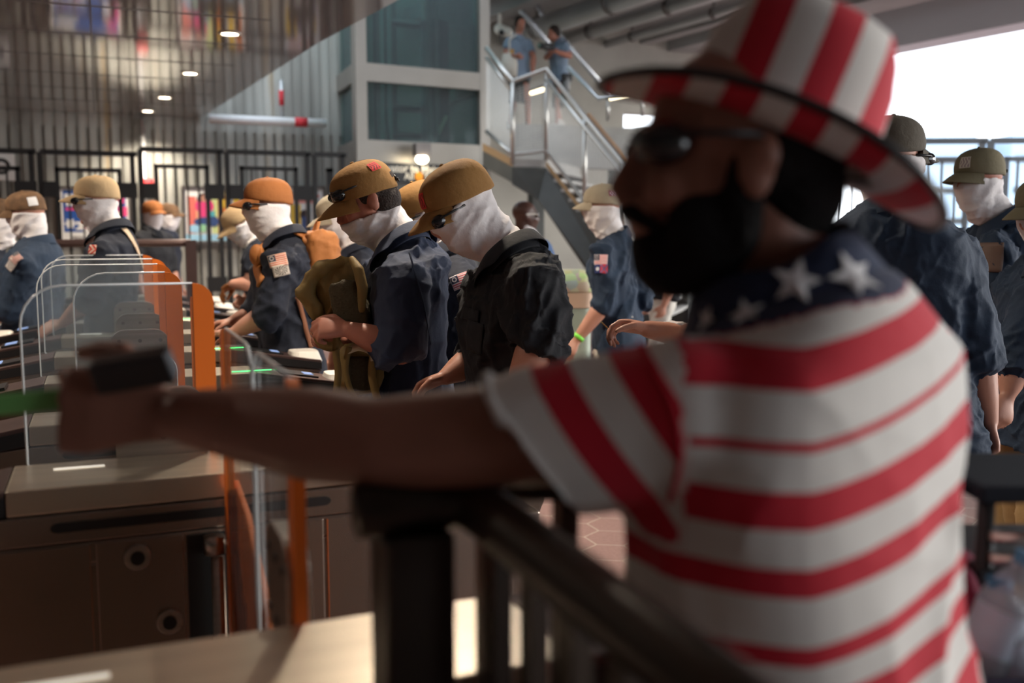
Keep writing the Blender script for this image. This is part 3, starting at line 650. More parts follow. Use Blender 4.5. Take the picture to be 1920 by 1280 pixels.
# glass gate leaves
def rrect(x0, z0, x1, z1, rad, n=6):
    pts = []
    for cx, cz, a0 in ((x1-rad, z1-rad, 0), (x0+rad, z1-rad, PI/2), (x0+.01, z0+.01, PI), (x1-.01, z0+.01, 1.5*PI)):
        rr = rad if cz > (z0+z1)/2 else .01
        for k in range(n+1): a = a0+PI/2*k/n; pts.append((cx+rr*math.cos(a), cz+rr*math.sin(a)))
    return pts
def leaf(org, D, L_, z0, z1, label, orange=.075, clamp=True, group='glass gate leaves', plate=.26, cz=None):
    """glass leaf: runs from hinge 0 to L_ along D; orange band next to the hinge"""
    Nn = V(-D.y, D.x, 0)
    def P(x, z, y=0): return org+D*x+UP*z+Nn*y
    r = root('gate_leaf', org+UP*z0, label, 'gate', group)
    th = .006
    poly = rrect(orange, z0, L_, z1, .07)
    poly = [(max(x, orange), z) for x, z in poly]
    full = rrect(0, z0, L_, z1, .085)
    gl = [(x, z) for x, z in full if x > .1]; top = [p for p in gl if p[1] > (z0+z1)/2]; bot = [p for p in gl if p[1] <= (z0+z1)/2]
    glp = [(orange, z1)]+sorted([p for p in top], key=lambda p: (p[0], -p[1]))+sorted(bot, key=lambda p: -p[0])+[(orange, z0)]
    part('glass_pane', MB().prism([P(x, z, -th) for x, z in glp], Nn*2*th), GLASS, r)
    # polished edge bead following the free outline
    ed = [P(x, z) for x, z in glp[:-1]]
    part('glass_edge', MB().tube(ed, .0027, 6), GEDGE, r, True)
    rad = min(.085, orange*.95)
    orp = [(orange, z1)]+[(rad-rad*math.sin(a), z1-rad+rad*math.cos(a)) for a in np.linspace(0, PI/2, 8)]+[(0, z0), (orange, z0)]
    part('orange_band', MB().prism([P(x, z, -th*1.3) for x, z in orp], Nn*th*2.6), ORANGE, r)
    if clamp:
        px0, px1, pz = .02, plate, z0+.16
        pp = rrect(px0, z0-.02, px1, pz, .05) if cz is None else rrect(px0, cz[0], px1, cz[1], .05); c = part('clamp_plate', MB().prism([P(x, z, -.016) for x, z in pp], Nn*.032), STEEL, r, bevel=.002)
        for fx in (.15, .5, .85):
            for z in ((z0+.05, pz-.04) if cz is None else (cz[0]+.03, cz[1]-.04)): part('bolt', MB().tube([P(px0+(px1-px0)*fx, z, -.02), P(px0+(px1-px0)*fx, z, .02)], .007, 10), STEELD, c)
    return r
for (y, hx, l, L_, ob) in ((2.366, .235, 'clear gate leaf folded along the second cabinet, nearest of the parallel leaves', .40, .045), (3.046, .215, 'clear gate leaf with a bright white left edge, second of the parallel leaves', .29, .045),
        (3.836, .24, 'clear gate leaf third of the parallel leaves, in front of the strap-wearing man', .45, .05), (4.601, .268, 'clear gate leaf fourth of the parallel leaves', .50, .06), (5.396, .27, 'farthest clear gate leaf of the parallel leaves with a small orange corner', .50, .07)):
    leaf(V(hx, y, 0), V(-1, 0, 0), L_, .99, 1.385, l, orange=ob, plate=.22)
def leafx(org, D, L_, z0, z1, label, **k): return leaf(org, D, L_, z0, z1, label, **k)
leafx(V(.225, 2.80, 0), V(0, -1, 0), .40, .62, 1.33, 'closed clear gate leaf across the second lane, hinged on the third cabinet', orange=.04, clamp=False)
leafx(V(.225, 2.09, 0), V(0, -1, 0), .42, .60, 1.31, 'closed clear gate leaf across the nearest lane, hinged on the cabinet with two locks', orange=.05, clamp=False)
leafx(V(.225, 1.265, 0), V(0, 1, 0), .42, .60, 1.31, 'closed clear gate leaf across the nearest lane, hinged on the nearest cabinet', orange=.045, clamp=True, plate=.19, cz=(.93, 1.09))
for (h, s, l) in ((2.085, -1, 'orange lower wing plate across the nearest lane beside the hinge post'), (2.37, 1, 'orange lower wing plate across the second lane behind the hinge post')):
    o = MB().prism([V(.235, h, .99), V(.235, h+s*.17, .965), V(.235, h+s*.42, .86), V(.235, h+s*.42, .55), V(.235, h, .45)], (.012, 0, 0))
    q = root('wing_plate', V(.24, h+s*.2, .45), l, 'gate'); part('plate', o, ORANGE, q, bevel=.003)
    for k in range(5): part('embossed_mark', MB().box(V(.2345, h+s*(.1+.05*k), .78-.03*k), (.003, .012, .06)), mat('orange_dark_print', (.35, .06, .01), .5), q)

# brown end railing beyond the gates
r = root('brown_railing', at(310, 600, 7.4), 'brown painted railing with a square end post beyond the gate row', 'railing'); r.location.z = 0
p0 = at(230, 456, 7.2); p1 = at(357, 454, 7.5); p0.z = p1.z = 0; p0 = p1-V(1.15, 0, 0)
part('top_bar', MB().tube([V(p0.x, p0.y, 1.42), V(p1.x, p1.y, 1.42)], .028, 8), BRONZE, r); part('end_post', MB().box(V(p1.x, p1.y, .72), (.075, .075, 1.44)), BRONZE, r)
for t in (.15, .4, .65): q = p0.lerp(p1, t); part('baluster', MB().box(V(q.x, q.y, .7), (.02, .02, 1.4)), BRONZE, r)

# foreground railing
r = root('black_railing', V(.29, 1.02, 0), 'dark railing with a thick square post and rounded handrail running toward the camera', 'railing')
RX = .345
part('post', MB().box(V(.283, .955, .60), (.072, .072, 1.2)), RAILB, r, bevel=.006)
part('handrail', MB().tube([V(.225, .955, 1.222), V(.30, .955, 1.225), V(.335, .94, 1.225), V(RX, .90, 1.222), V(RX, .6, 1.215), V(RX, -.2, 1.205)], .027, 14), RAILB, r, True)
for k in range(13):
    y = .87-.085*k; part('baluster', MB().box(V(RX, y, .62), (.018, .026, 1.16)), RAILB, r)
part('bottom_bar', MB().box(V(RX, .4, .06), (.03, 1.3, .03)), RAILB, r)
for (px, d) in ((915, 1.05), (1060, 1.05)):
    q = at(px, 930, d); part('picket', MB().box(V(q.x, q.y, .61), (.022, .022, 1.22)), RAILB, r)
qa = at(900, 930, 1.05); qb = at(1075, 930, 1.05); part('low_bar', MB().tube([V(qa.x, qa.y, 1.225), V(qb.x, qb.y, 1.225)], .014, 8), RAILB, r); 

# station bin under the stair
b0 = at(1062, 640, 6.4); zt = 1.24
r = root('station_bin', V(b0.x, b0.y, 0), 'pale green bin with tan rim and patterned rounded lid, near the lime wristband', 'bin')
c = V(b0.x, b0.y, 0)
part('body', MB().loft([(c+UP*0, RT, FW, .15, .15), (c+UP*1.02, RT, FW, .15, .15)], 32, pw=6), mat('mint_metal', (.36, .42, .34), .5, .1), r)
part('rim', MB().loft([(c+UP*1.025, RT, FW, .155, .155), (c+UP*1.12, RT, FW, .16, .16)], 32, pw=6), mat('tan_rim', (.60, .42, .30), .6), r)
lm = mat('patterned_lid', (.5, .55, .45), .5)
nt = lm.node_tree; vo = nt.nodes.new('ShaderNodeTexVoronoi'); vo.inputs['Scale'].default_value = 16; rr = nt.nodes.new('ShaderNodeMix'); rr.data_type = 'RGBA'; rr.inputs[0].default_value = .72
t_ = nt.nodes.new('ShaderNodeTexCoord'); nt.links.new(t_.outputs['Object'], vo.inputs['Vector']); nt.links.new(vo.outputs['Color'], rr.inputs[6]); rr.inputs[7].default_value = (.55, .60, .42, 1); nt.links.new(rr.outputs[2], nt.nodes['Principled BSDF'].inputs['Base Color'])
part('lid', MB().loft([(c+UP*1.125, RT, FW, .153, .153), (c+UP*1.22, RT, FW, .152, .152), (c+UP*1.25, RT, FW, .135, .135), (c+UP*1.262, RT, FW, .1, .1)], 32, pw=5), lm, r, True)

# ------------------------------------------------------------------ people
def frame(f, up):
    """f forward, up approx -> matrix with columns forward, left, up"""
    f = f.normalized(); l = up.cross(f).normalized(); u = f.cross(l).normalized(); return Matrix((f, l, u)).transposed()
def headM(H, yaw, pitch, roll=0, s=1.0):
    f = camdir(yaw); f = (f*math.cos(math.radians(pitch))-UP*math.sin(math.radians(pitch))); M = frame(f, UP)
    if roll: M = M @ Matrix.Rotation(math.radians(roll), 3, 'X')
    return Matrix.Translation(H) @ M.to_4x4() @ Matrix.Scale(s, 4)
def head_prims(mb, M, detail=True, ears=True):
    E = lambda c, r: mb.ell(c, r, M, 20, 12)
    E((-.012, 0, .035), (.098, .077, .088)); E((.022, 0, -.01), (.068, .064, .09)); E((.03, 0, -.068), (.052, .052, .046)); E((.068, 0, -.098), (.024, .026, .020))
    E((.0, 0, -.07), (.05, .05, .05)); E((.084, 0, -.006), (.022, .015, .034)); E((.088, 0, -.05), (.018, .03, .03))
    if detail:
        for s in (-1, 1):
            E((.068, s*.034, -.022), (.026, .020, .026)); E((.082, s*.028, .034), (.014, .028, .009))
            if ears: E((-.004, s*.077, -.006), (.019, .009, .031)); E((-.012, s*.083, .006), (.014, .007, .018))
            E((.088, s*.017, -.036), (.012, .010, .009))
        E((.094, 0, -.056), (.012, .024, .006)); E((.091, 0, -.068), (.012, .021, .007))
        P = [M @ Vector(p) for p in ((.086, 0, .026), (.100, 0, .006), (.115, 0, -.022), (.106, 0, -.036))]
        k = M.to_scale().x; mb.capsule(P, [.009*k, .010*k, .012*k, .010*k], 12)
def hand_prims(mb, W, d, nrm, side, curl=.6, s=1.0, spread=.12, thumb=.7):
    """W wrist, d finger direction, nrm back of the hand, side: +1 thumb toward nrm x d"""
    d = d.normalized(); nrm = (nrm-d*nrm.dot(d)).normalized(); y = nrm.cross(d)*side
    P = lambda a, b, c: W+(d*a+y*b+nrm*c)*s
    mb.loft([(P(-.015, 0, 0), y, nrm, .024*s, .018*s), (P(.02, .004, 0), y, nrm, .034*s, .017*s), (P(.055, .0, .002), y, nrm, .042*s, .015*s), (P(.085, -.002, 0), y, nrm, .040*s, .012*s)], 20)
    for i, (b, L_, r) in enumerate(((.030, .072, .0088), (.010, .080, .0092), (-.011, .074, .0088), (-.030, .058, .0078))):
        p = P(.082-abs(i-1)*.004, b, 0); a = -.15-(.12*i*curl); yaw = spread*(1.5-i)*.5; pts = [P(.06, b*.9, 0), p]
        cu = curl*(1+.06*i)
        for k, f_ in enumerate((.46, .30, .24)):
            a += -cu*(.75, .95, .6)[k]
            v = d*math.cos(a)*math.cos(yaw)+nrm*math.sin(a)+y*math.sin(yaw)*math.cos(a); p = p+v*L_*f_*s; pts.append(p)
        mb.capsule(pts, [r*s*1.05, r*s*1.05, r*s, r*.94*s, r*.82*s], 10)
    b0 = P(.012, .024, -.004); v1 = (d*.62+y*.75-nrm*.35*thumb).normalized(); b1 = b0+v1*.044*s; v2 = (d*.85+y*.25*(1-thumb)-nrm*.55*thumb).normalized(); b2 = b1+v2*.032*s; b3 = b2+(v2-nrm*.2-y*.2*thumb).normalized()*.024*s
    mb.capsule([b0, b1, b2, b3], [.015*s, .0115*s, .010*s, .0085*s], 10)
def cap_parts(M, m, parent, front_patch=None, bill=.075, strap=False, back_patch=None, tilt=0, vox=True):
    """baseball cap in head space"""
    r = cap_root = None
    CM = M @ Matrix.Translation((-.004, 0, .032)) @ Matrix.Rotation(math.radians(tilt), 4, 'Y')
    mb = MB(); n = 40; rg = []
    for k, (z, q) in enumerate(((-.012, 1.0), (.01, 1.02), (.035, 1.0), (.06, .93), (.08, .80), (.094, .60), (.102, .34), (.105, .08))):
        ring = []
        for i in range(n):
            a = 2*PI*i/n; ca, sa = math.cos(a), math.sin(a)
            x = (.112 if ca > 0 else .112)*q*ca; y = .088*q*sa
            zz = z+(.010*ca if k < 2 else 0)+.004*max(0, ca)*(1 if k < 4 else 0)-(.004 if k < 2 and ca < -.6 else 0)
            seam = .982 if (i % 7 == 0 and k > 1) else 1
            ring.append(CM @ Vector((x*seam, y*seam, zz)))
        rg.append(ring)
    inner = [[CM @ ((CM.inverted() @ v)*.965) for v in rg[0]]]
    mb.rings(inner+rg, True)
    c = part('cap_crown', mb, m, parent, True)
    md = c.modifiers.new('sub', 'SUBSURF'); md.levels = 1; md.render_levels = 1
    b = MB(); nu, nv = 18, 8; top = []
    for j in range(nv+1):
        row = []
        for i in range(nu+1):
            u = -1+2*i/nu; a = u*math.radians(62); t = j/nv
            x0, y0 = .109*math.cos(a), .087*math.sin(a)
            ex = bill*(1-abs(u)**2.6); x = x0+ex*t; y = y0*(1-.0*t)
            z = .002+.008*math.cos(a)-.020*(u*u)*(.35+t*.65)-.020*t-.01*t*t
            row.append(Vector((x, y, z)))
        top.append(row)
    vs = []; fs = []
    for lay, dz in ((0, 0), (1, -.004)):
        for row in top: vs += [CM @ (p+Vector((0, 0, dz))) for p in row]
    N_ = (nu+1)*(nv+1)
    for j in range(nv):
        for i in range(nu):
            q = j*(nu+1)+i; fs.append((q, q+1, q+nu+2, q+nu+1)); fs.append((N_+q, N_+q+nu+1, N_+q+nu+2, N_+q+1))
    for i in range(nu): fs.append((nv*(nu+1)+i, nv*(nu+1)+i+1, N_+nv*(nu+1)+i+1, N_+nv*(nu+1)+i)); fs.append((i+1, i, N_+i, N_+i+1))
    b.add(vs, fs); part('cap_bill', b, m, parent, True)
    part('cap_button', MB().ell((0, 0, .106), (.007, .007, .004), CM, 10, 6), m, parent, True)
    if strap:
        sg_ = MB().ell((-.112, 0, .004), (.006, .03, .016), CM, 14, 8); part('cap_back_opening', sg_, BLACKP, parent, True)
        part('cap_buckle', MB().box((0, 0, 0), (.01, .02, .014)) if 0 else MB().ell((-.116, .032, -.004), (.004, .008, .008), CM, 8, 6), BLACKP, parent)
    if front_patch:
        mm_, th0, z0, w_, h_ = front_patch
        g = []
        for j in range(5):
            row = []
            for i in range(7):
                a = th0+(i/6-.5)*w_/.1; z = z0+(j/4-.5)*h_; q = float(np.interp(z, (-.012, .01, .035, .06, .08, .094), (1.0, 1.02, 1.0, .93, .80, .60)))+.022
                row.append(CM @ Vector((.112*q*math.cos(a), .088*q*math.sin(a), z)))
            g.append(row)
        p = grid_mesh(g); link('cap_patch', p, mm_, parent)
    return CM
def grid_mesh(g):
    me = bpy.data.meshes.new('g'); nr, nc = len(g), len(g[0]); vs = [tuple(v) for r in g for v in r]
    fs = [(j*nc+i, j*nc+i+1, (j+1)*nc+i+1, (j+1)*nc+i) for j in range(nr-1) for i in range(nc-1)]
    me.from_pydata(vs, [], fs); uv = me.uv_layers.new(name='UVMap')
    for pl in me.polygons:
        for li in pl.loop_indices:
            vi = me.loops[li].vertex_index; uv.data[li].uv = ((vi % nc)/(nc-1), (vi//nc)/(nr-1))
    me.update(); return me
def gaiter(M, N, m, parent, top=((.045, .0), (-.0, 0)), seed=1, wide=1.0, drop=.10, loose=0, back_top=.02, front_top=.012, side_top=.012, vfold=.0055, gvox=.006):
    """tube of thin cloth over nose, jaw and neck, running into the collar"""
    Mi = M.inverted(); Nl = Mi @ N
    secs = [  # z, xf, xb, ry
        (0, .118, -.102, .0835), (-.012, .121, -.102, .0845), (-.025, .121, -.101, .0845), (-.038, .118, -.099, .0835), (-.052, .112, -.096, .082), (-.066, .107, -.093, .080), (-.08, .102, -.089, .077), (-.095, .098, -.085, .074), (-.107, .093, -.083, .071), (-.118, .086, -.08, .068), (-.13, .073, -.079, .066), (-.145, .060, -.078, .064), (-.165, .045, -.082, .064)]
    n = 64; rg = []; rs = np.random.RandomState(seed); ph = rs.rand(6)*6
    for k, (z, xf, xb, ry) in enumerate(secs):
        ring = []; t = k/(len(secs)+1)
        for i in range(n):
            a = 2*PI*i/n; ca, sa = math.cos(a), math.sin(a)
            cx = (xf+xb)/2; rx = (xf-xb)/2
            if ca > 0: px_ = cx+rx*ca; py_ = ry*wide*math.copysign(abs(sa)**.9, sa)*(1-.18*max(0, ca)**2)
            else: px_ = cx+rx*ca; py_ = ry*wide*math.copysign(abs(sa)**.85, sa)
            topz = front_top*max(0, ca)+back_top*max(0, -ca)+side_top*abs(sa)**2*(1-k/len(secs))
            zz = z+topz*(1-k/len(secs))
            dg_ = z*1.0+.05*ca; fo = vfold*((1-2*abs(math.sin(dg_*38+ph[0]+1.2*math.sin(3*a))))*1.1+(1-2*abs(math.sin(dg_*75+2*a+ph[1])))*.55+.5*math.sin(9*a+ph[2]-z*40))*(.45+.55*abs(sa))*(.35+t)
            v = Vector((px_+fo*ca, py_+fo*sa, zz)); ring.append(M @ (v*(1+loose*t)))
        rg.append(ring)
    # settle round the neck and into the shirt
    last = rg[-1]; cN = N; upv = ((M @ Vector((-.02, 0, -.12)))-N).normalized()
    fr = frame(M.to_3x3() @ Vector((1, 0, 0)), upv)
    A0 = M @ Vector((-.03, 0, -.13))
    for q, rr in ((.22, .075), (.45, .076), (.7, .080), (.95, .086), (1.2, .094)):
        ring = []
        for i in range(n):
            a = 2*PI*i/n; ce = A0.lerp(cN, min(q, 1.0)) if q <= 1 else cN-upv*.04; tgt = ce+fr @ Vector((rr*math.cos(a)*1.05-.004, rr*math.sin(a), .0))
            bl = min(1, q*1.6); fo = .0045*(1-abs(math.sin(2.5*a+q*7+ph[3])))*2; ring.append(last[i].lerp(tgt, bl)+(tgt-ce).normalized()*fo)
        rg.append(ring)
    mb = MB(); mb.rings(rg[:-1], True)
    T0 = M @ Vector((-.03, 0, -.075)); mb.capsule([T0, T0.lerp(N, .5), N-upv*.01], [.070, .068, .072], 20)
    me = fuse(mb, gvox, 4, .5)
    co = getco(me); no = getno(me); Mi3 = np.array(Mi); q = co @ Mi3[:3, :3].T+Mi3[:3, 3]
    rs = np.random.RandomState(seed+100); h = np.zeros(len(co))
    for k_, (fz, fx, wt) in enumerate(((62, 30, 1.0), (105, -18, .7), (150, 60, .45), (85, 70, .5))):
        p_ = q[:, 2]*fz+q[:, 0]*fx+rs.rand()*6+1.3*np.sin(q[:, 0]*22+rs.rand()*6)+1.0*np.sin(q[:, 1]*26+rs.rand()*6)
        g_ = np.clip(.45+.9*np.sin(q[:, 0]*20+rs.rand()*6)*np.sin(q[:, 2]*24+rs.rand()*6), 0, 1); h += wt*((1-np.abs(np.sin(p_*.5)))**2*1.5-.4)*g_
    setco(me, co+no*(np.clip(h, -1, 1.6)*vfold*.75)[:, None])
    return link('neck_gaiter', me, m, parent, True)
def on_surface(bvh, px, py, right=None, w_=.06, h_=.04, rot=0, n=8, lift=.002):
    """grid patch lying on the cloth where the ray through a photo point meets it"""
    r = ray(px, py).normalized(); hit = bvh.ray_cast(CP, r)
    if hit[0] is None: return None
    p, nn = hit[0], hit[1]
    acc = Vector()
    for dx in (-18, 0, 18):
        for dy in (-18, 0, 18):
            h2 = bvh.ray_cast(CP, ray(px+dx*.5, py+dy*.5).normalized())
            if h2[0] is not None: acc += h2[1] if h2[1].dot(r) < 0 else -h2[1]
    nn = acc.normalized(); u = UP-nn*UP.dot(nn); u.normalize(); rt = u.cross(nn).normalized()
    a = math.radians(rot); rt, u = rt*math.cos(a)+u*math.sin(a), u*math.cos(a)-rt*math.sin(a)
    g = []
    for j in range(n+1):
        row = []
        for i in range(n+1):
            s_ = p+rt*(i/n-.5)*w_+u*(j/n-.5)*h_+nn*.05; h3 = bvh.ray_cast(s_, -nn, .12)
            row.append((h3[0]+nn*lift) if h3[0] is not None else (s_-nn*.05))
        g.append(row)
    # keep it smooth
    for _ in range(3):
        g2 = [[v.copy() for v in r_] for r_ in g]
        for j in range(n+1):
            for i in range(n+1):
                nb = [g[jj][ii] for jj, ii in ((j-1, i), (j+1, i), (j, i-1), (j, i+1)) if 0 <= jj <= n and 0 <= ii <= n]
                pl = sum(((q-g[j][i]).dot(nn) for q in nb), 0)/len(nb); g2[j][i] = g[j][i]+nn*pl
        g = g2
    return g, nn, rt, u
def add_patch(bvh, parent, m, px, py, w_, h_, rot=0, name='sleeve_patch'):
    q = on_surface(bvh, px, py, w_=w_, h_=h_, rot=rot, lift=.006)
    if not q: return None
    o = link(name, grid_mesh(q[0]), m, parent, True); sd = o.modifiers.new('t', 'SOLIDIFY'); sd.thickness = .002; sd.offset = 0; return o
def uvmat(name, builder):
    m = bpy.data.materials.new(name); m.use_nodes = True; nt = m.node_tree; b = nt.nodes['Principled BSDF']; b.inputs['Roughness'].default_value = .8
    uv = nt.nodes.new('ShaderNodeUVMap'); s = nt.nodes.new('ShaderNodeSeparateXYZ'); nt.links.new(uv.outputs[0], s.inputs[0])
    def mt(op, a, c=None, e=None):
        n = nt.nodes.new('ShaderNodeMath'); n.operation = op
        for i, q in enumerate((a, c, e)):
            if q is None: continue
            if isinstance(q, (int, float)): n.inputs[i].default_value = q
            else: nt.links.new(q, n.inputs[i])
        return n.outputs[0]
    def mix(f, a, c):
        n = nt.nodes.new('ShaderNodeMix'); n.data_type = 'RGBA'; nt.links.new(f, n.inputs[0])
        for i, q in ((6, a), (7, c)):
            if isinstance(q, tuple): n.inputs[i].default_value = (*q, 1)
            else: nt.links.new(q, n.inputs[i])
        return n.outputs[2]
    out = builder(s.outputs[0], s.outputs[1], mt, mix); nt.links.new(out, b.inputs['Base Color']); return m
def flagb(red, white, blue, mark=(.5, .5, .5)):
    def f(u, v, mt, mix):
        st_ = mt('MODULO', mt('FLOOR', mt('MULTIPLY', v, 13)), 2); c = mix(st_, red, white)
        can = mt('MULTIPLY', mt('LESS_THAN', u, .40), mt('GREATER_THAN', v, .46)); c = mix(can, c, blue)
        du_ = mt('MULTIPLY', mt('SUBTRACT', u, .2), 1.5); dv_ = mt('SUBTRACT', v, .73); d = mt('SQRT', mt('ADD', mt('MULTIPLY', du_, du_), mt('MULTIPLY', dv_, dv_)))
        ringm = mt('MULTIPLY', mt('GREATER_THAN', d, .11), mt('LESS_THAN', d, .18)); c = mix(ringm, c, mark)
        eu = mt('ABSOLUTE', mt('SUBTRACT', u, .5)); ev = mt('ABSOLUTE', mt('SUBTRACT', v, .5)); edge_ = mt('MAXIMUM', mt('GREATER_THAN', eu, .48), mt('GREATER_THAN', ev, .47)); return mix(edge_, c, white)
    return f
FLAG = uvmat('flag_patch_tan', flagb((.60, .12, .08), (.72, .55, .42), (.04, .045, .07), (.45, .40, .35)))
FLAGW = uvmat('flag_patch_white', flagb((.60, .05, .07), (.78, .72, .72), (.015, .02, .06), (.55, .5, .5)))
FLAGD = uvmat('flag_patch_muted', flagb((.42, .15, .13), (.42, .33, .30), (.03, .03, .04), (.2, .2, .2)))
def burst(bg, ink):
    def f(u, v, mt, mix):
        x = mt('SUBTRACT', u, .5); y = mt('SUBTRACT', v, .5); d = mt('SQRT', mt('ADD', mt('MULTIPLY', x, x), mt('MULTIPLY', y, y))); a = mt('ARCTAN2', y, x)
        s_ = mt('GREATER_THAN', mt('SINE', mt('ADD', mt('MULTIPLY', a, 12), mt('MULTIPLY', mt('FLOOR', mt('MULTIPLY', d, 14)), 1.6))), .1)
        return mix(mt('MULTIPLY', s_, mt('MULTIPLY', mt('LESS_THAN', d, .40), mt('GREATER_THAN', d, .07))), bg, ink)
    return f
BURST = uvmat('burst_patch', burst((.48, .42, .36), (.03, .03, .03)))
def chevr(u, v, mt, mix):
    z = mt('ADD', u, mt('MULTIPLY', mt('ABSOLUTE', mt('SUBTRACT', v, .5)), .9)); c = mix(mt('GREATER_THAN', mt('FRACT', mt('MULTIPLY', z, 2.2)), .55), (.55, .05, .03), (.7, .5, .4)); return mix(mt('LESS_THAN', u, .3), c, (.03, .03, .05))
CHEV = uvmat('chevron_patch', chevr)
def duo(u, v, mt, mix):
    x = mt('SUBTRACT', u, .75); y = mt('SUBTRACT', v, .5); cr_ = mt('LESS_THAN', mt('ABSOLUTE', mt('SUBTRACT', mt('ABSOLUTE', mt('MULTIPLY', x, 2)), mt('ABSOLUTE', y))), .09)
    right = mix(cr_, (.50, .05, .09), (.10, .13, .32)); x2 = mt('SUBTRACT', mt('MULTIPLY', u, 1.4), .33); d = mt('SQRT', mt('ADD', mt('MULTIPLY', x2, x2), mt('MULTIPLY', y, y)))
    left = mix(mt('LESS_THAN', d, .2), (.02, .04, .16), (.7, .72, .75)); return mix(mt('GREATER_THAN', u, .46), left, right)
DUO = uvmat('two_part_patch', duo)
def seal(u, v, mt, mix):
    x = mt('SUBTRACT', u, .5); y = mt('SUBTRACT', v, .5); d = mt('SQRT', mt('ADD', mt('MULTIPLY', x, x), mt('MULTIPLY', y, y))); return mix(mt('MULTIPLY', mt('GREATER_THAN', mt('SINE', mt('MULTIPLY', d, 40)), .1), mt('LESS_THAN', d, .4)), (.50, .45, .42), (.16, .15, .15))
SEAL = uvmat('seal_patch', seal)
def cappt(bg, ink):
    def f(u, v, mt, mix):
        e = mt('MAXIMUM', mt('GREATER_THAN', mt('ABSOLUTE', mt('SUBTRACT', u, .5)), .42), mt('GREATER_THAN', mt('ABSOLUTE', mt('SUBTRACT', v, .5)), .42))
        s_ = mt('GREATER_THAN', mt('SINE', mt('ADD', mt('MULTIPLY', u, 22), mt('MULTIPLY', mt('SINE', mt('MULTIPLY', v, 9)), 2))), .2); return mix(e, mix(s_, bg, ink), bg)
    return f
CAPRED = uvmat('red_letter_patch', cappt((.60, .03, .03), (.10, .01, .01)))
CAPWHT = uvmat('white_letter_patch', cappt((.30, .05, .12), (.75, .7, .75)))
CAPSH = uvmat('shield_patch', cappt((.62, .58, .5), (.30, .22, .25)))
LEATH = mat('brown_leather_patch', (.16, .095, .07), .6, bump=.1)

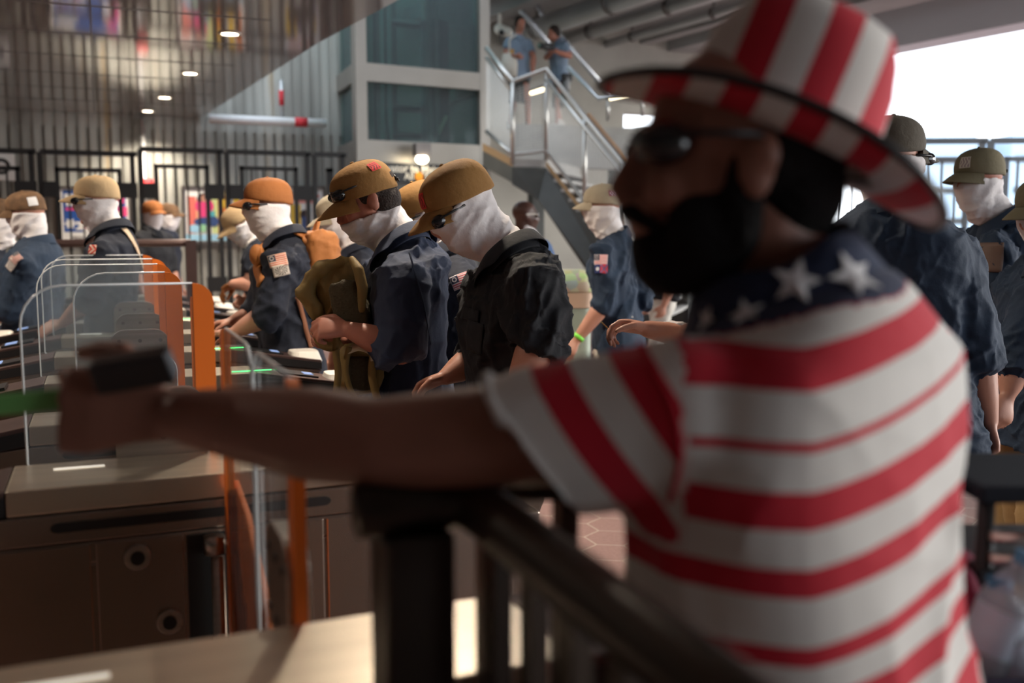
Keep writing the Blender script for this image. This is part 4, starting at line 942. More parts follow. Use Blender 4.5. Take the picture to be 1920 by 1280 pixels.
def person(label, D, head, hyaw, hpitch, neck, pelvis, face, L_=None, R_=None, shirt=NAVY, skin=SKIN, bulk=1.0, pants=KHAKI, group=None,
           cap=None, cap_kw={}, gait=True, gkw={}, hd=0, nd=0, hs=1.0, roll=0, sleeve='rolled', fold=.006, seed=1, vis_head=True, hair=None, sh_vox=None, glasses=False, upr=None, collar=True, hem=.24, earsx=False, pd=0, legf=.10):
    """L_/R_ : dict(e=(px,py,dd), w=(px,py,dd), hand=(dir vector), n=(back of hand), curl)"""
    H = at(*head, D+hd); N = at(*neck, D+nd); P = at(*pelvis, D+pd); f = camdir(face); l = UP.cross(f)
    r = root('person', V(P.x, P.y, 0), label, 'person', group)
    M = headM(H, hyaw, hpitch, roll, hs)
    up = (N-P).normalized(); fd = l.cross(up).normalized(); b = bulk
    near = D < 4; mid = D < 8
    voxb = .0052 if D < 3.7 else (.008 if mid else .014); voxs = sh_vox or (.0075 if near else (.011 if mid else .02))
    tl = (N-P).length
    sec = [(-.10, .170, .118, .0), (0, .172, .125, .0), (.25, .160, .118, .012), (.5, .175, .125, .018), (.70, .188, .125, .008), (.84, .180, .110, -.005), (.93, .135, .092, -.012), (1.0, .088, .078, -.014), (1.05, .068, .066, -.01)]
    def C(t, off): return P+(N-P)*t+fd*off*b
    body = MB(); body.loft([(C(t-(.05 if t > .9 else 0), o_), l, fd, w_*b*.84, d_*b*.84) for t, w_, d_, o_ in sec], 32)
    head_prims(body, M, D < 9, ears=(not gait) or earsx)
    Mx = M @ Vector((-.028, 0, -.06)); body.capsule([Mx, Mx.lerp(N, .5), N-up*.03], [.056*hs, .055, .062] if not gait or earsx else [.05, .05, .055], 16)
    # legs
    hipz = P.z; shirtm = MB(); trm = MB(); shoes = []
    for s in (1, -1):
        hp = P+l*s*.088*b-up*.02; an = V(P.x, P.y, .10)+l*s*.11+f*(.10 if s > 0 else -.08); kn = hp.lerp(an, .5)+f*.05
        body.capsule([hp, kn, an], [.075, .05, .036], 14)
        trm.capsule([hp, hp.lerp(kn, .5), kn, kn.lerp(an, .6), an-UP*.0], [.082*b, .080*b, .066, .060, .056], 18)
        sh = MB(); a_ = V(an.x, an.y, 0)
        sh.loft([(a_-f*.08+UP*.035, l, UP, .034, .034), (a_-f*.03+UP*.045, l, UP, .040, .045), (a_+f*.05+UP*.04, l, UP, .042, .038), (a_+f*.13+UP*.03, l, UP, .044, .028), (a_+f*.18+UP*.024, l, UP, .026, .020)], 16)
        sh.capsule([a_+UP*.05-f*.03, a_+UP*.12-f*.02], [.045, .045], 12); shoes.append(sh)
    trm.loft([(P-up*.12, l, fd, .152*b, .105*b), (P-up*.02, l, fd, .16*b, .112*b), (P+up*.04, l, fd, .16*b, .112*b)], 28)
    # torso of the shirt
    hemt = -hem/tl
    ss = [(hemt, .200, .148, .0), (hemt*.5, .194, .144, .0)]+[(t, w_*1.02, d_*1.03, o_) for t, w_, d_, o_ in sec[1:]]
    shirtm.loft([(C(t, o_), l, fd, w_*b, d_*b) for t, w_, d_, o_ in ss], 36)
    shp = {}
    for s, A_, side in ((1, L_, 1), (-1, R_, -1)):
        S = N+l*s*(.168*b)-up*(.075+.02*b)+fd*.0
        if A_ and A_.get('s'): S = at(A_['s'][0], A_['s'][1], D+A_['s'][2])
        if A_ is None: A_ = {}
        E_ = at(A_['e'][0], A_['e'][1], D+A_['e'][2]) if 'e' in A_ else S+(-UP*.29+l*s*.05+f*.02)
        W = at(A_['w'][0], A_['w'][1], D+A_['w'][2]) if 'w' in A_ else E_+(-UP*.24+f*.08)
        k = A_.get('r', 1.0)*min(b, 1.15)
        body.capsule([S.lerp(E_, .1), S.lerp(E_, .5), E_], [.052*k, .050*k, .044*k], 16); F1 = E_.lerp(W, .3); body.capsule([E_, F1, E_.lerp(W, .7), W], [.043*k, .047*k, .036*k, .027], 16)
        hd_ = Vector(A_['hand']) if 'hand' in A_ else (W-E_).normalized(); nn = Vector(A_['n']) if 'n' in A_ else l*s
        if not A_.get('nohand'): hand_prims(body, W+hd_.normalized()*.012, hd_, nn, A_.get('side', -side), A_.get('curl', .55), A_.get('hs', 1.0), thumb=A_.get('thumb', .7))
        sr = A_.get('sr', 1.0)*b
        mid_ = S.lerp(E_, .5)
        up_ = (S+(N-S)*.32+up*.0)
        if sleeve == 'rolled':
            Ec = E_+(W-E_).normalized()*A_.get('cuff', .02)
            shirtm.capsule([up_, S, mid_, E_, Ec], [.055*b, .078*sr, .074*sr, .069*sr, .066*sr], 22)
            q = (W-E_).normalized(); c0 = Ec+q*.02
            shirtm.loft([(c0-q*.045, q.orthogonal().normalized(), q.cross(q.orthogonal()).normalized(), .069*sr, .069*sr), (c0+q*.008, q.orthogonal().normalized(), q.cross(q.orthogonal()).normalized(), .070*sr, .070*sr), (c0+q*.015, q.orthogonal().normalized(), q.cross(q.orthogonal()).normalized(), .058*sr, .058*sr)], 24, pw=2)
        elif sleeve == 'short':
            dr = -UP*A_.get('drop', 0); q2 = A_.get('sr2', 1.0); shirtm.ell(S, (.076*sr,)*3); shirtm.tube([up_, S, mid_+dr*.6, mid_.lerp(E_, A_.get('sl', .35))+dr, mid_.lerp(E_, A_.get('sl', .35)+.04)+dr], [.05*b, .074*sr, .073*sr*(q2+1)/2, .072*sr*q2, .072*sr*q2], 22)
        else:
            F2 = E_.lerp(W, .92); shirtm.capsule([up_, S, mid_, E_, E_.lerp(W, .5), F2], [.05*b, .076*sr, .070*sr, .062*sr, .054*sr, .046*sr], 20)
        shp[s] = (S, E_, W, k)
    bm_ = fuse(body, voxb, 4, .5); bo = link('body', bm_, skin, r, True)
    off = r.location.copy()
    sme = fuse(shirtm, voxs, 5, .6)
    hang = [shp_[1] for shp_ in shp.values()]
    folds(sme, fold*1.15, 62 if near else 55, seed, mask=lambda co: np.clip(.45+.9*(.5+.5*np.sin(co[:, 2]*9+co[:, 0]*5+seed)), .3, 1.3))
    bvh = BVHTree.FromPolygons([v.co.copy() for v in sme.vertices], [tuple(p.vertices) for p in sme.polygons])
    so_ = link('shirt', sme, shirt, r, True)
    tme = fuse(trm, .014 if mid else .022, 3, .5); folds(tme, .006, 50, seed+5); link('trousers', tme, pants, r, True)
    for sh in shoes: link('shoe', fuse(sh, .01, 2), SHOE, r, True)
    if collar:
        cN = N+up*.0; cb = MB(); rg = []
        fr = frame(fd, ((M @ Vector((-.02, 0, -.1)))-N).normalized())
        for rr, zz in ((.080, -.05), (.078, .0), (.076, .022), (.082, .024), (.094, -.006), (.104, -.036)):
            rg.append([N+fr @ Vector((rr*1.04*math.cos(a)*min(b, 1.1)+(.02 if math.cos(a) > .8 and rr > .09 else 0), rr*math.sin(a)*min(b, 1.1), zz-.030*math.cos(a)-(.018 if math.cos(a) > .75 and rr > .09 else 0))) for a in [2*PI*i/36 for i in range(36)]])
        cb.rings(rg, False); c_ = part('collar', cb, shirt, r, True); sd = c_.modifiers.new('s', 'SOLIDIFY'); sd.thickness = .003
        sb_ = c_.modifiers.new('u', 'SUBSURF'); sb_.levels = 1; sb_.render_levels = 1
    if gait: gaiter(M, N, WHITEC, r, seed=seed, gvox=.005 if near else (.007 if mid else .012), **gkw)
    CM = None
    if cap: CM = cap_parts(M, cap, r, **cap_kw)
    if hair:
        hb = MB(); hb.ell((-.02, 0, .045), (.098, .082, .092), M, 24, 16); hb.ell((-.045, 0, -.01), (.068, .077, .07), M, 24, 16); hb.ell((.0, .0, .02), (.055, .0815, .05), M, 24, 12)
        link('hair', fuse(hb, .006 if near else .01, 2), hair, r, True)
    if glasses: sunglasses(M, r, on=(.022, 0, .0)) if gait else sunglasses(M, r)
    return dict(root=r, M=M, N=N, P=P, up=up, fd=fd, l=l, f=f, bvh=bvh, sh=shp, CM=CM, b=b)
def sunglasses(M, r, lens=SHADE, on=(.0, .0, .0), rotm=None):
    T_ = M @ Matrix.Translation(on)
    if rotm is not None: T_ = T_ @ rotm
    for s in (1, -1):
        g = MB(); pts = []
        ring0 = []; ring1 = []
        for i in range(20):
            a = 2*PI*i/20; y = s*(.034+.029*math.cos(a)); z = .008+.020*math.sin(a); x = .100-.9*(abs(y)-.0)**2*6
            ring0.append(T_ @ Vector((x, y, z))); ring1.append(T_ @ Vector((x-.003, y, z)))
        g.rings([ring1, ring0]); g.ell((.076, s*.060, .006), (.026, .013, .020), T_, 16, 10); link('lens', fuse(g, .0035, 2), lens, r, True)
        part('temple_arm', MB().tube([T_ @ Vector(p) for p in ((.078, s*.064, .014), (.06, s*.078, .014), (-.01, s*.083, .012))], .0035, 8), BLACKP, r, True)
    part('bridge', MB().tube([T_ @ Vector(p) for p in ((.098, .012, .014), (.101, 0, .016), (.098, -.012, .014))], .003, 8), BLACKP, r, True)
LD = 202.4
def v_(a, u=0): return camdir(a)*math.cos(math.radians(u))+UP*math.sin(math.radians(u))

# nearest masked man, sheer white net over the whole face
PR = {}
p = PR['net'] = person('person with bowed head in coyote cap, sheer white net hood and black field shirt', 3.0, (868, 388), LD-4, 30, (958, 476), (975, 745), LD,
    L_=dict(s=(1000, 530, -.19), e=(1012, 640, -.24), w=(965, 735, -.26), hand=v_(200, -60), n=v_(270), sr=1.08, cuff=.0), R_=dict(e=(905, 665, .16), w=(836, 706, .06), hand=v_(188, -22), n=v_(100, 60), curl=.75, hs=.95),
    shirt=BLACKC, bulk=1.16, cap=CAPK, cap_kw=dict(front_patch=(CAPRED, .12, .045, .045, .045), bill=.082), gait=True, gkw=dict(front_top=.012, back_top=.03, side_top=.02, vfold=.0065, wide=1.03), seed=3, fold=.009, pants=BROWNP, glasses=True)
p = PR['bag'] = person('person in blue shirt hugging an olive bag, ear and cheek bare above white gaiter', 3.4, (690, 378), LD-6, 24, (757, 455), (765, 735), LD+4,
    L_=dict(s=(752, 520, -.20), e=(752, 655, -.26), w=(655, 618, -.30), hand=v_(190, 5), n=v_(265, 40), sr=1.12, cuff=.03, curl=.9), R_=dict(e=(700, 640, .15), w=(640, 640, .02), hand=v_(200, 20), n=v_(100, 20), curl=1.0),
    shirt=NAVYB, bulk=1.12, skin=SKINP, cap=CAPK, cap_kw=dict(bill=.078, strap=True, front_patch=(CAPRED, 2.15, .068, .04, .028)), gkw=dict(front_top=-.030, back_top=-.07, side_top=-.035, vfold=.008, wide=.97), seed=8, fold=.008, pants=BROWNP, hair=HAIRD, earsx=True)
p = PR['pack'] = person('person in rust orange cap and white gaiter wearing a rust backpack', 4.7, (503, 388), LD-2, 2, (533, 447), (545, 640), LD,
    L_=dict(s=(528, 492, -.19), e=(505, 588, -.24), w=(440, 622, -.22), hand=v_(200, -5), n=v_(110, 75), curl=.5, cuff=.015), R_=dict(e=(480, 590, .05), w=(436, 602, -.05), hand=v_(205, -10), n=v_(110, 75)),
    shirt=NAVY, bulk=1.12, cap=CAPO, gkw=dict(front_top=.02, back_top=.01, vfold=.003), seed=5, fold=.008, pants=KHAKI, glasses=True)
p = PR['strap'] = person('person in pale tan cap and white gaiter with cream strap across the shoulder', 5.25, (182, 378), LD-5, 3, (210, 432), (212, 600), LD,
    L_=dict(s=(192, 475, -.19), e=(170, 560, -.22), w=(118, 605, -.2), hand=v_(200, -20), n=v_(260, 40), cuff=.02), shirt=NAVY, bulk=1.1, cap=CAPT, cap_kw=dict(bill=.08), gkw=dict(front_top=.028, back_top=.012), seed=9, pants=BROWNP, glasses=True)
p = PR['left'] = person('person in brown cap and white gaiter with two arm patches, far left', 5.85, (50, 402), LD-20, 10, (66, 452), (62, 605), LD-20,
    L_=dict(s=(45, 495, -.19), e=(20, 580, -.22), w=(-20, 600, -.2)), shirt=NAVYT, bulk=1.18, cap=CAPB, cap_kw=dict(bill=.07, front_patch=(mat('white_oval_patch', (.75, .74, .74), .8), 2.3, .03, .05, .05)), gkw=dict(front_top=.012, back_top=-.01), seed=12, pants=BROWNP)
PR['edge'] = person('person mostly cut off by the left edge of the picture, white gaiter showing', 6.45, (-2, 412), LD, 5, (-22, 462), (-26, 600), LD, shirt=NAVY, cap=CAPB, seed=14, gkw=dict(front_top=.02))
PR['glove'] = person('person in tan cap leaning forward behind the rust backpack wearer, orange work glove on hand', 6.3, (455, 422), LD-5, 32, (482, 462), (515, 590), LD,
    L_=dict(s=(482, 478, -.12), e=(470, 532, -.16), w=(436, 532, -.2), hand=v_(195, -25), n=v_(110, 70), nohand=True), R_=dict(e=(480, 540, .1), w=(460, 560, 0)), sleeve='short', shirt=NAVY, skin=SKIN, cap=CAPT, seed=15, gkw=dict(front_top=.02))
PR['beige'] = person('person in beige cap and white gaiter half hidden behind the olive bag holder', 5.3, (637, 410), LD-10, 18, (668, 465), (680, 640), LD, shirt=NAVY, cap=CAPG, seed=16, gkw=dict(front_top=.02), bulk=.95)
p = PR['mid'] = person('person in coyote cap with flag sleeve patch, half hidden behind the net hood wearer', 3.9, (795, 405), LD-5, 22, (832, 472), (850, 690), LD,
    L_=dict(s=(868, 528, -.19), e=(862, 640, -.2), w=(830, 720, -.2)), shirt=NAVY, cap=CAPK, cap_kw=dict(front_patch=(LEATH, .25, .045, .04, .03)), seed=18, gkw=dict(front_top=.03), fold=.008, glasses=True, bulk=1.02)
p = PR['wrist'] = person('person in stone coloured cap and navy shirt with a lime green wristband', 5.7, (1130, 390), 165, 4, (1150, 442), (1158, 600), 165,
    L_=dict(s=(1130, 470, -.16), e=(1136, 565, -.18), w=(1082, 636, -.2), hand=v_(215, -50), n=v_(250, 20), cuff=.03), R_=dict(e=(1206, 560, .12), w=(1190, 590, .1)), shirt=NAVYT, bulk=1.05, cap=CAPG, cap_kw=dict(strap=True, bill=.07, front_patch=(CAPWHT, 2.35, .045, .06, .03)), gkw=dict(front_top=.02, back_top=-.0), seed=21, pants=mat('cream_trousers', (.6, .55, .47), .85), fold=.008)
w_ = p['sh'][1][2]; e_ = p['sh'][1][1]; q = (w_-e_).normalized(); c = w_-q*.015
part('wristband', MB().tube([c-q*.011, c+q*.011], .034, 20), LIME, p['root'], True)
p = PR['back'] = person('tall person in dark olive cap and white gaiter seen from behind, facing right', 3.15, (1672, 300), 28, 2, (1668, 392), (1690, 700), 62,
    R_=dict(s=(1778, 470, -.02), e=(1826, 650, -.06), w=(1855, 790, -.08), hand=v_(285, -78), n=v_(0), sr=1.0, cuff=.035), L_=dict(s=(1590, 470, .05), e=(1560, 640, .1), w=(1560, 780, .1)), shirt=NAVYT, bulk=1.22, cap=CAPDK, cap_kw=dict(bill=.085), gkw=dict(front_top=-.005, back_top=.0), seed=24, pants=BROWNP, fold=.007, glasses=True)
p = PR['leather'] = person('person in olive cap with white front patch and brown leather sleeve patch, facing left', 4.3, (1836, 338), 200, 6, (1876, 410), (1900, 630), 195,
    L_=dict(s=(1866, 470, -.19), e=(1880, 590, -.24), w=(1850, 640, -.3)), shirt=NAVYT, bulk=1.1, cap=CAPOL, cap_kw=dict(front_patch=(CAPSH, .3, .05, .05, .045), strap=True), gkw=dict(front_top=-.005, back_top=-.01), seed=27, pants=KHAKI, skin=SKINP, fold=.008)
p = PR['rightedge'] = person('person cut off by the right edge, only olive cap bill and navy shirt showing', 3.7, (1962, 398), 195, 12, (1985, 478), (1960, 720), 190,
    L_=dict(s=(1945, 560, -.2), e=(1905, 680, -.26), w=(1890, 740, -.3)), shirt=NAVYT, bulk=1.15, cap=CAPOL, seed=29, pants=KHAKI, fold=.008)
PR['blueshirt'] = person('person with bald head and glasses in open blue shirt over white, under the stair', 8.0, (985, 405), 10, 0, (982, 445), (995, 560), 10, shirt=mat('open_blue_shirt', (.07, .13, .27), .85, bump=.3, bscale=20), skin=SKIND, cap=None, gait=False, seed=31, sleeve='short', bulk=1.15,
    R_=dict(s=(1018, 468, -.1), e=(1036, 520, -.12), w=(1030, 560, -.2)))
p = PR['blueshirt']; M = p['M']
g = MB(); g.capsule([M @ Vector((.0, 0, -.1)), p['N']-UP*.04+p['fd']*.09, p['N']-UP*.30+p['fd']*.115], [.06, .07, .07]); link('undershirt', fuse(g, .012), WHITEC, p['root'], True)
for s in (1, -1): part('glasses_lens', MB().ell((.095, s*.034, .01), (.006, .028, .022), M), mat('clear_lens', (.6, .6, .6), .1), p['root'], True); part('glasses_temple', MB().tube([M @ Vector((.085, s*.06, .015)), M @ Vector((-.01, s*.08, .012))], .006, 6), WHITEP, p['root'])
PR['hidden'] = person('person in pale trousers far behind the striped shirt, only legs and waist showing', 8.6, (1250, 390), 190, 0, (1255, 430), (1243, 552), 190, shirt=BLACKC, cap=CAPK, seed=33, pants=mat('white_trousers', (.62, .59, .53), .85, bump=.3, bscale=20), hem=.04, bulk=1.05)
p = PR['reach'] = person('person hidden behind the striped shirt, white sleeved arm and pinching hand reaching left', 3.0, (1400, 440), 180, 10, (1420, 520), (1430, 800), 180, shirt=WHITEC, cap=None, gait=False, seed=34, sleeve='long', hair=HAIRD,
    R_=dict(s=(1400, 560, .16), e=(1340, 640, .1), w=(1215, 617, .0), hand=v_(180, 8), n=v_(90, 65), curl=.75, side=1, sr=.62, hs=1.0), L_=dict(s=(1420, 580, -.16), e=(1420, 700, -.2), w=(1400, 800, -.2)), bulk=.95)
part('held_twig', MB().tube([at(1126, 603, 2.98), at(1146, 622, 2.99)], .0022, 6), mat('twig', (.35, .3, .2), .7), p['root']) if 0 else None
tw_ = MB().tube([at(1126, 602, 2.99), at(1148, 623, 3.0)], .0025, 6); tag(link('thin_straw', tw_.mesh(), mat('straw', (.45, .38, .2), .6), None), 'thin pale straw pinched between the fingers of the reaching hand', 'straw')
# distant pair by the fence
PR['far1'] = person('person in orange-brown cap far back by the fence, left of a distant pair', 9.9, (287, 402), 330, 0, (284, 428), (286, 520), 330, shirt=BLACKC, cap=CAPO, seed=41, pants=BROWNP)
PR['far2'] = person('person in dark brown cap far back by the fence, right of a distant pair', 10.3, (316, 406), 10, 0, (312, 430), (314, 520), 10, shirt=NAVY, cap=CAPB, seed=42, pants=BROWNP)
# photographers on the stair
SHB = mat('pale_blue_shirt', (.22, .29, .38), .85, bump=.2)
def photog(label, x, head, neck, pelv, d, yaw, seed, **k):
    p = person(label, d, head, yaw, 8, neck, pelv, yaw, shirt=SHB, skin=SKINP, cap=None, gait=False, seed=seed, sleeve='short', hem=.10, hair=HAIRD, bulk=1.05, pants=mat('grey_shorts', (.07, .075, .07), .85), fold=.008, **k); return p
PG = []
PG.append(photog('person in pale blue polo with a cream tote bag standing on the steps', 0, (975, 45), (972, 68), (973, 137), 16.2, 300, 51, L_=dict(e=(1000, 108, -.1), w=(998, 138, -.1)), R_=dict(e=(948, 100, -.15), w=(966, 105, -.3))))
PG.append(photog('person in pale blue shirt aiming a black camera on the steps', 0, (1038, 63), (1049, 80), (1050, 145), 16.2, 205, 52, L_=dict(e=(1068, 105, -.2), w=(1040, 96, -.35)), R_=dict(e=(1024, 108, .0), w=(1035, 98, -.3))))
# shorten trousers to shorts and lift feet to the step
for p in PG:
    r = p['root']; hip = p['P'].z
    for ch in list(r.children):
        if ch.name.startswith('trousers'):
            me = ch.data; co = getco(me); zk = hip-.46
            co[:, 2] = np.maximum(co[:, 2], zk); setco(me, co)
        if ch.name.startswith('shoe') or ch.name.startswith('body'):
            me = ch.data; co = getco(me); z = co[:, 2].copy(); k = z < hip-.05
            sc = (hip-.05-ZS)/(hip-.05); co[k, 2] = (hip-.05)-(hip-.05-z[k])*sc
            if ch.name.startswith('shoe'): co[:, 2] = (z*1.0)+ZS
            setco(me, co)
        if ch.name.startswith('shoe'): ch.data.materials[0] = mat('white_sneaker', (.65, .62, .58), .6)
    # origin at the step
    r.location.z = ZS
    for ch in r.children: ch.data.transform(Matrix.Translation((0, 0, -ZS)))
cmr = at(1030, 88, 15.8); r = root('camera_body', cmr, 'black camera with a large lens held by the right photographer', 'camera')
part('body_shell', MB().box(cmr, (.15, .09, .11)), BLACKP, r, bevel=.01); part('lens_barrel', MB().tube([cmr, cmr+camdir(215)*.2], .045, 16), BLACKP, r, True); part('front_element', MB().tube([cmr+camdir(215)*.2, cmr+camdir(215)*.205], .036, 16), STEEL, r)
cm2 = at(1063, 145, 15.9); r = root('camera_body', cm2, 'second black and grey camera hanging at the hip of the right photographer', 'camera')
part('body_shell', MB().box(cm2, (.15, .1, .11)), BLACKP, r, bevel=.01); part('lens_barrel', MB().tube([cm2, cm2+camdir(265)*.05-UP*.22], .05, 16), mat('grey_lens', (.3, .3, .3), .5), r, True)
tb = at(955, 120, 15.95); r = root('tote_bag', tb, 'cream tote bag hanging at the left photographer side', 'bag'); part('pouch', MB().loft([(tb-UP*.2, RT, FW, .12, .04), (tb, RT, FW, .13, .05), (tb+UP*.16, RT, FW, .10, .03)], 20), CREAMC, r, True)
part('strap', MB().tube([tb+UP*.15, at(955, 75, 15.95), at(968, 64, 16.1)], .014, 6), CREAMC, r)
part('bottle_top', MB().tube([tb+UP*.1+RT*.02, tb+UP*.22+RT*.05], .03, 10), mat('amber', (.6, .3, .05)), r)

# sleeve patches, pockets, buttons
def patch(who, m, px, py, w, h, rot=0): return add_patch(PR[who]['bvh'], PR[who]['root'], m, px, py, w, h, rot)
patch('pack', FLAG, 521, 488, .082, .056, 12); patch('pack', BURST, 527, 507, .075, .050, 12)
patch('mid', FLAGW, 865, 526, .075, .052, 22)
patch('strap', FLAGD, 171, 452, .05, .045, 0); patch('strap', CHEV, 171, 468, .05, .05, 0)
patch('left', FLAGD, 28, 482, .075, .06, -35); patch('left', SEAL, 22, 497, .06, .06, -35)
patch('wrist', FLAGW, 1127, 487, .075, .055, 0); patch('wrist', DUO, 1127, 504, .075, .05, 0)
patch('leather', LEATH, 1855, 482, .105, .12, 0)
def strip_patch(who, m, px, py, w, h, rot=0, name='pocket'): return add_patch(PR[who]['bvh'], PR[who]['root'], m, px, py, w, h, rot, name)
strip_patch('net', BLACKC, 885, 590, .09, .035, -6, 'pocket_flap'); strip_patch('net', BLACKC, 890, 632, .085, .09, -6, 'pocket')
strip_patch('net', BLACKC, 975, 475, .05, .10, -50, 'epaulette')
strip_patch('net', STEELD, 962, 458, .012, .012, 0, 'snap_button')
strip_patch('bag', NAVYB, 790, 560, .006, .30, 12, 'back_seam')

# ------------------------------------------------------------------ straps and bags
def catm(P, n=8):
    out = []
    P = [P[0]]+list(P)+[P[-1]]
    for i in range(1, len(P)-2):
        for k in range(n):
            t = k/n; a, b, c, d = [Vector(q) for q in P[i-1:i+3]]
            out.append(.5*((2*b)+(c-a)*t+(2*a-5*b+4*c-d)*t*t+(3*b-a-3*c+d)*t**3))
    out.append(Vector(P[-2])); return out
def band(pts, nrms, width, th=.004):
    mb = MB(); rg = []
    for i, p in enumerate(pts):
        t = (pts[min(i+1, len(pts)-1)]-pts[max(i-1, 0)]).normalized(); n = nrms[i]; n = (n-t*n.dot(t)).normalized(); s_ = t.cross(n)
        w_ = width/2; rg.append([p+s_*w_-n*th/2, p+s_*w_+n*th/2, p-s_*w_+n*th/2, p-s_*w_-n*th/2])
    return mb.rings(rg)
def band_on(bvh, pix, D, width, lift=.006, th=.004):
    P = catm([(x, y, 0) for x, y in pix], 7); pts = []; nr = []
    for q in P:
        r = ray(q.x, q.y).normalized(); h = bvh.ray_cast(CP, r)
        if h[0] is not None: nn = h[1] if h[1].dot(r) < 0 else -h[1]; pts.append(h[0]+nn*lift); nr.append(nn)
        elif pts: pts.append(at(q.x, q.y, pts[-1].dot(FW)+.01)); nr.append(nr[-1])
        else: pts.append(at(q.x, q.y, D)); nr.append(-FW)
    for _ in range(3):
        pts = [pts[0]]+[(pts[i-1]+pts[i]*2+pts[i+1])/4 for i in range(1, len(pts)-1)]+[pts[-1]]; nr = [nr[0]]+[(nr[i-1]+nr[i]*2+nr[i+1]).normalized() for i in range(1, len(nr)-1)]+[nr[-1]]
    return band(pts, nr, width, th)
def blob(parts, vox, fold=0, seed=1, freq=40, smooth=3):
    mb = MB()
    for c, A, B, C_, r in parts: M_ = Matrix.Translation(c) @ Matrix((A, B, C_)).transposed().to_4x4(); mb.ell((0, 0, 0), r, M_, 20, 12)
    me = fuse(mb, vox, smooth)
    if fold: folds(me, fold, freq, seed)
    return me
def rbox(c, A, B, C_, size, n=4.5):
    """rounded box from stacked superellipse sections"""
    mb = MB(); secs = []
    for t, k in ((-1, .72), (-.93, .92), (-.6, 1), (0, 1.03), (.6, 1), (.93, .90), (1, .70)): secs.append((c+C_*(t*size[2]/2), A, B, size[0]/2*k, size[1]/2*k))
    return mb.loft(secs, 28, pw=n)
pk = PR['pack']; B_ = pk['fd']; l = pk['l']
r = root('rust_backpack', at(600, 600, 4.75), 'rust orange canvas backpack worn by the man in the rust cap', 'backpack')
c0 = at(602, 520, 4.72); upb = (pk['N']-pk['P']).normalized()
me = fuse(rbox(c0, B_, l, upb, (.17, .30, .44)), .012, 2); folds(me, .007, 60, 3); link('main_compartment', me, PACKO, r, True)
me = fuse(rbox(c0-B_*.10-upb*.07, B_, l, upb, (.09, .24, .24)), .01, 2); folds(me, .005, 70, 4); link('front_pocket', me, PACKO, r, True)
part('zip_line', MB().tube(catm([c0-B_*.09+upb*.05+l*x for x in (-.13, -.06, 0, .06, .13)]), .005, 6), BROWNP, r)
part('grab_handle', MB().tube(catm([c0+upb*.21+B_*.02+l*.04, c0+upb*.26+l*.02, c0+upb*.26-l*.02, c0+upb*.21+B_*.02-l*.04]), .008, 8), PACKO, r)
part('shoulder_strap', band_on(pk['bvh'], [(583, 455), (560, 440), (535, 432), (510, 446), (492, 472), (486, 500), (492, 530)], 4.6, .055, .010, .010), PACKO, r, True)
part('lower_strap', band_on(pk['bvh'], [(556, 555), (565, 590), (573, 620), (582, 652)], 4.6, .022, .01, .004), mat('brown_webbing', (.22, .085, .04), .8), r, True)
part('strap_rosette', MB().ell((0, 0, 0), (.035, .03, .05), Matrix.Translation(at(482, 478, 4.52)), 16, 10), PACKO, r, True)
# cream sling strap
r_ = band_on(PR['strap']['bvh'], [(190, 414), (212, 416), (235, 434), (252, 462), (264, 490), (276, 520)], 5.3, .032, .008)
tag(link('sling_strap', r_.mesh(), mat('cream_webbing', (.62, .47, .33), .7), None), 'thin cream sling strap crossing the dark back of the pale tan capped man', 'strap')
# olive bag hugged by the near man
bb = PR['bag']; D_ = 3.22
r = root('olive_bag', at(640, 740, D_), 'olive and coyote bag with dangling straps hugged against the blue shirt', 'bag')
cc = at(645, 565, D_); A_, B2, C2 = RT, FW, UP
me = fuse(rbox(at(640, 556, D_+.05), (RT*.95+UP*.12).normalized(), FW, (UP*.97-RT*.2).normalized(), (.17, .15, .24), 3), .008, 2); folds(me, .006, 70, 6); link('main_pouch', me, PACKK, r, True)
me = fuse(rbox(at(655, 572, D_-.05), (RT*.95+UP*.12).normalized(), FW, (UP*.97-RT*.2).normalized(), (.115, .07, .16), 3), .008, 2); folds(me, .004, 80, 7); link('dark_pocket', me, PACKD, r, True)
me = fuse(MB().capsule([at(655, 492, D_+.02), at(620, 498, D_), at(585, 520, D_), at(575, 555, D_-.02), at(592, 590, D_-.02)], [.024, .03, .034, .034, .026]), .007, 2); folds(me, .006, 70, 8); link('rolled_flap', me, PACKK, r, True)
me = fuse(MB().capsule([at(660, 486, D_-.04), at(672, 505, D_-.08), at(680, 540, D_-.09), at(678, 580, D_-.08)], [.012, .018, .018, .012]), .006, 1); link('piped_edge', me, PACKK, r, True)
me = fuse(rbox(at(676, 690, D_), RT, FW, (UP*.98+RT*.1).normalized(), (.15, .12, .17), 3), .008, 2); folds(me, .006, 70, 9); link('lower_pouch', me, PACKK, r, True)
me = fuse(rbox(at(672, 700, D_-.06), RT, FW, UP, (.09, .05, .11), 3), .008, 2); link('lower_dark_pocket', me, PACKD, r, True)
for pts, w_ in (([(632, 620), (630, 660), (634, 700), (630, 738)], .022), ([(655, 650), (648, 690), (655, 725), (668, 750)], .018), ([(700, 665), (697, 700), (702, 728), (708, 748)], .024), ([(592, 610), (600, 640), (620, 650), (640, 640)], .03)):
    P_ = catm([at(x, y, D_-.10) for x, y in pts]); part('webbing', band(P_, [-FW]*len(P_), w_), PACKK, r, True)
P_ = catm([at(652, 657, D_-.09), at(675, 650, D_-.1), (at(700, 660, D_-.1)), at(704, 676, D_-.1)]); part('light_webbing', band(P_, [(-FW+UP).normalized()]*len(P_), .03), mat('pale_webbing', (.55, .45, .3), .8), r, True)
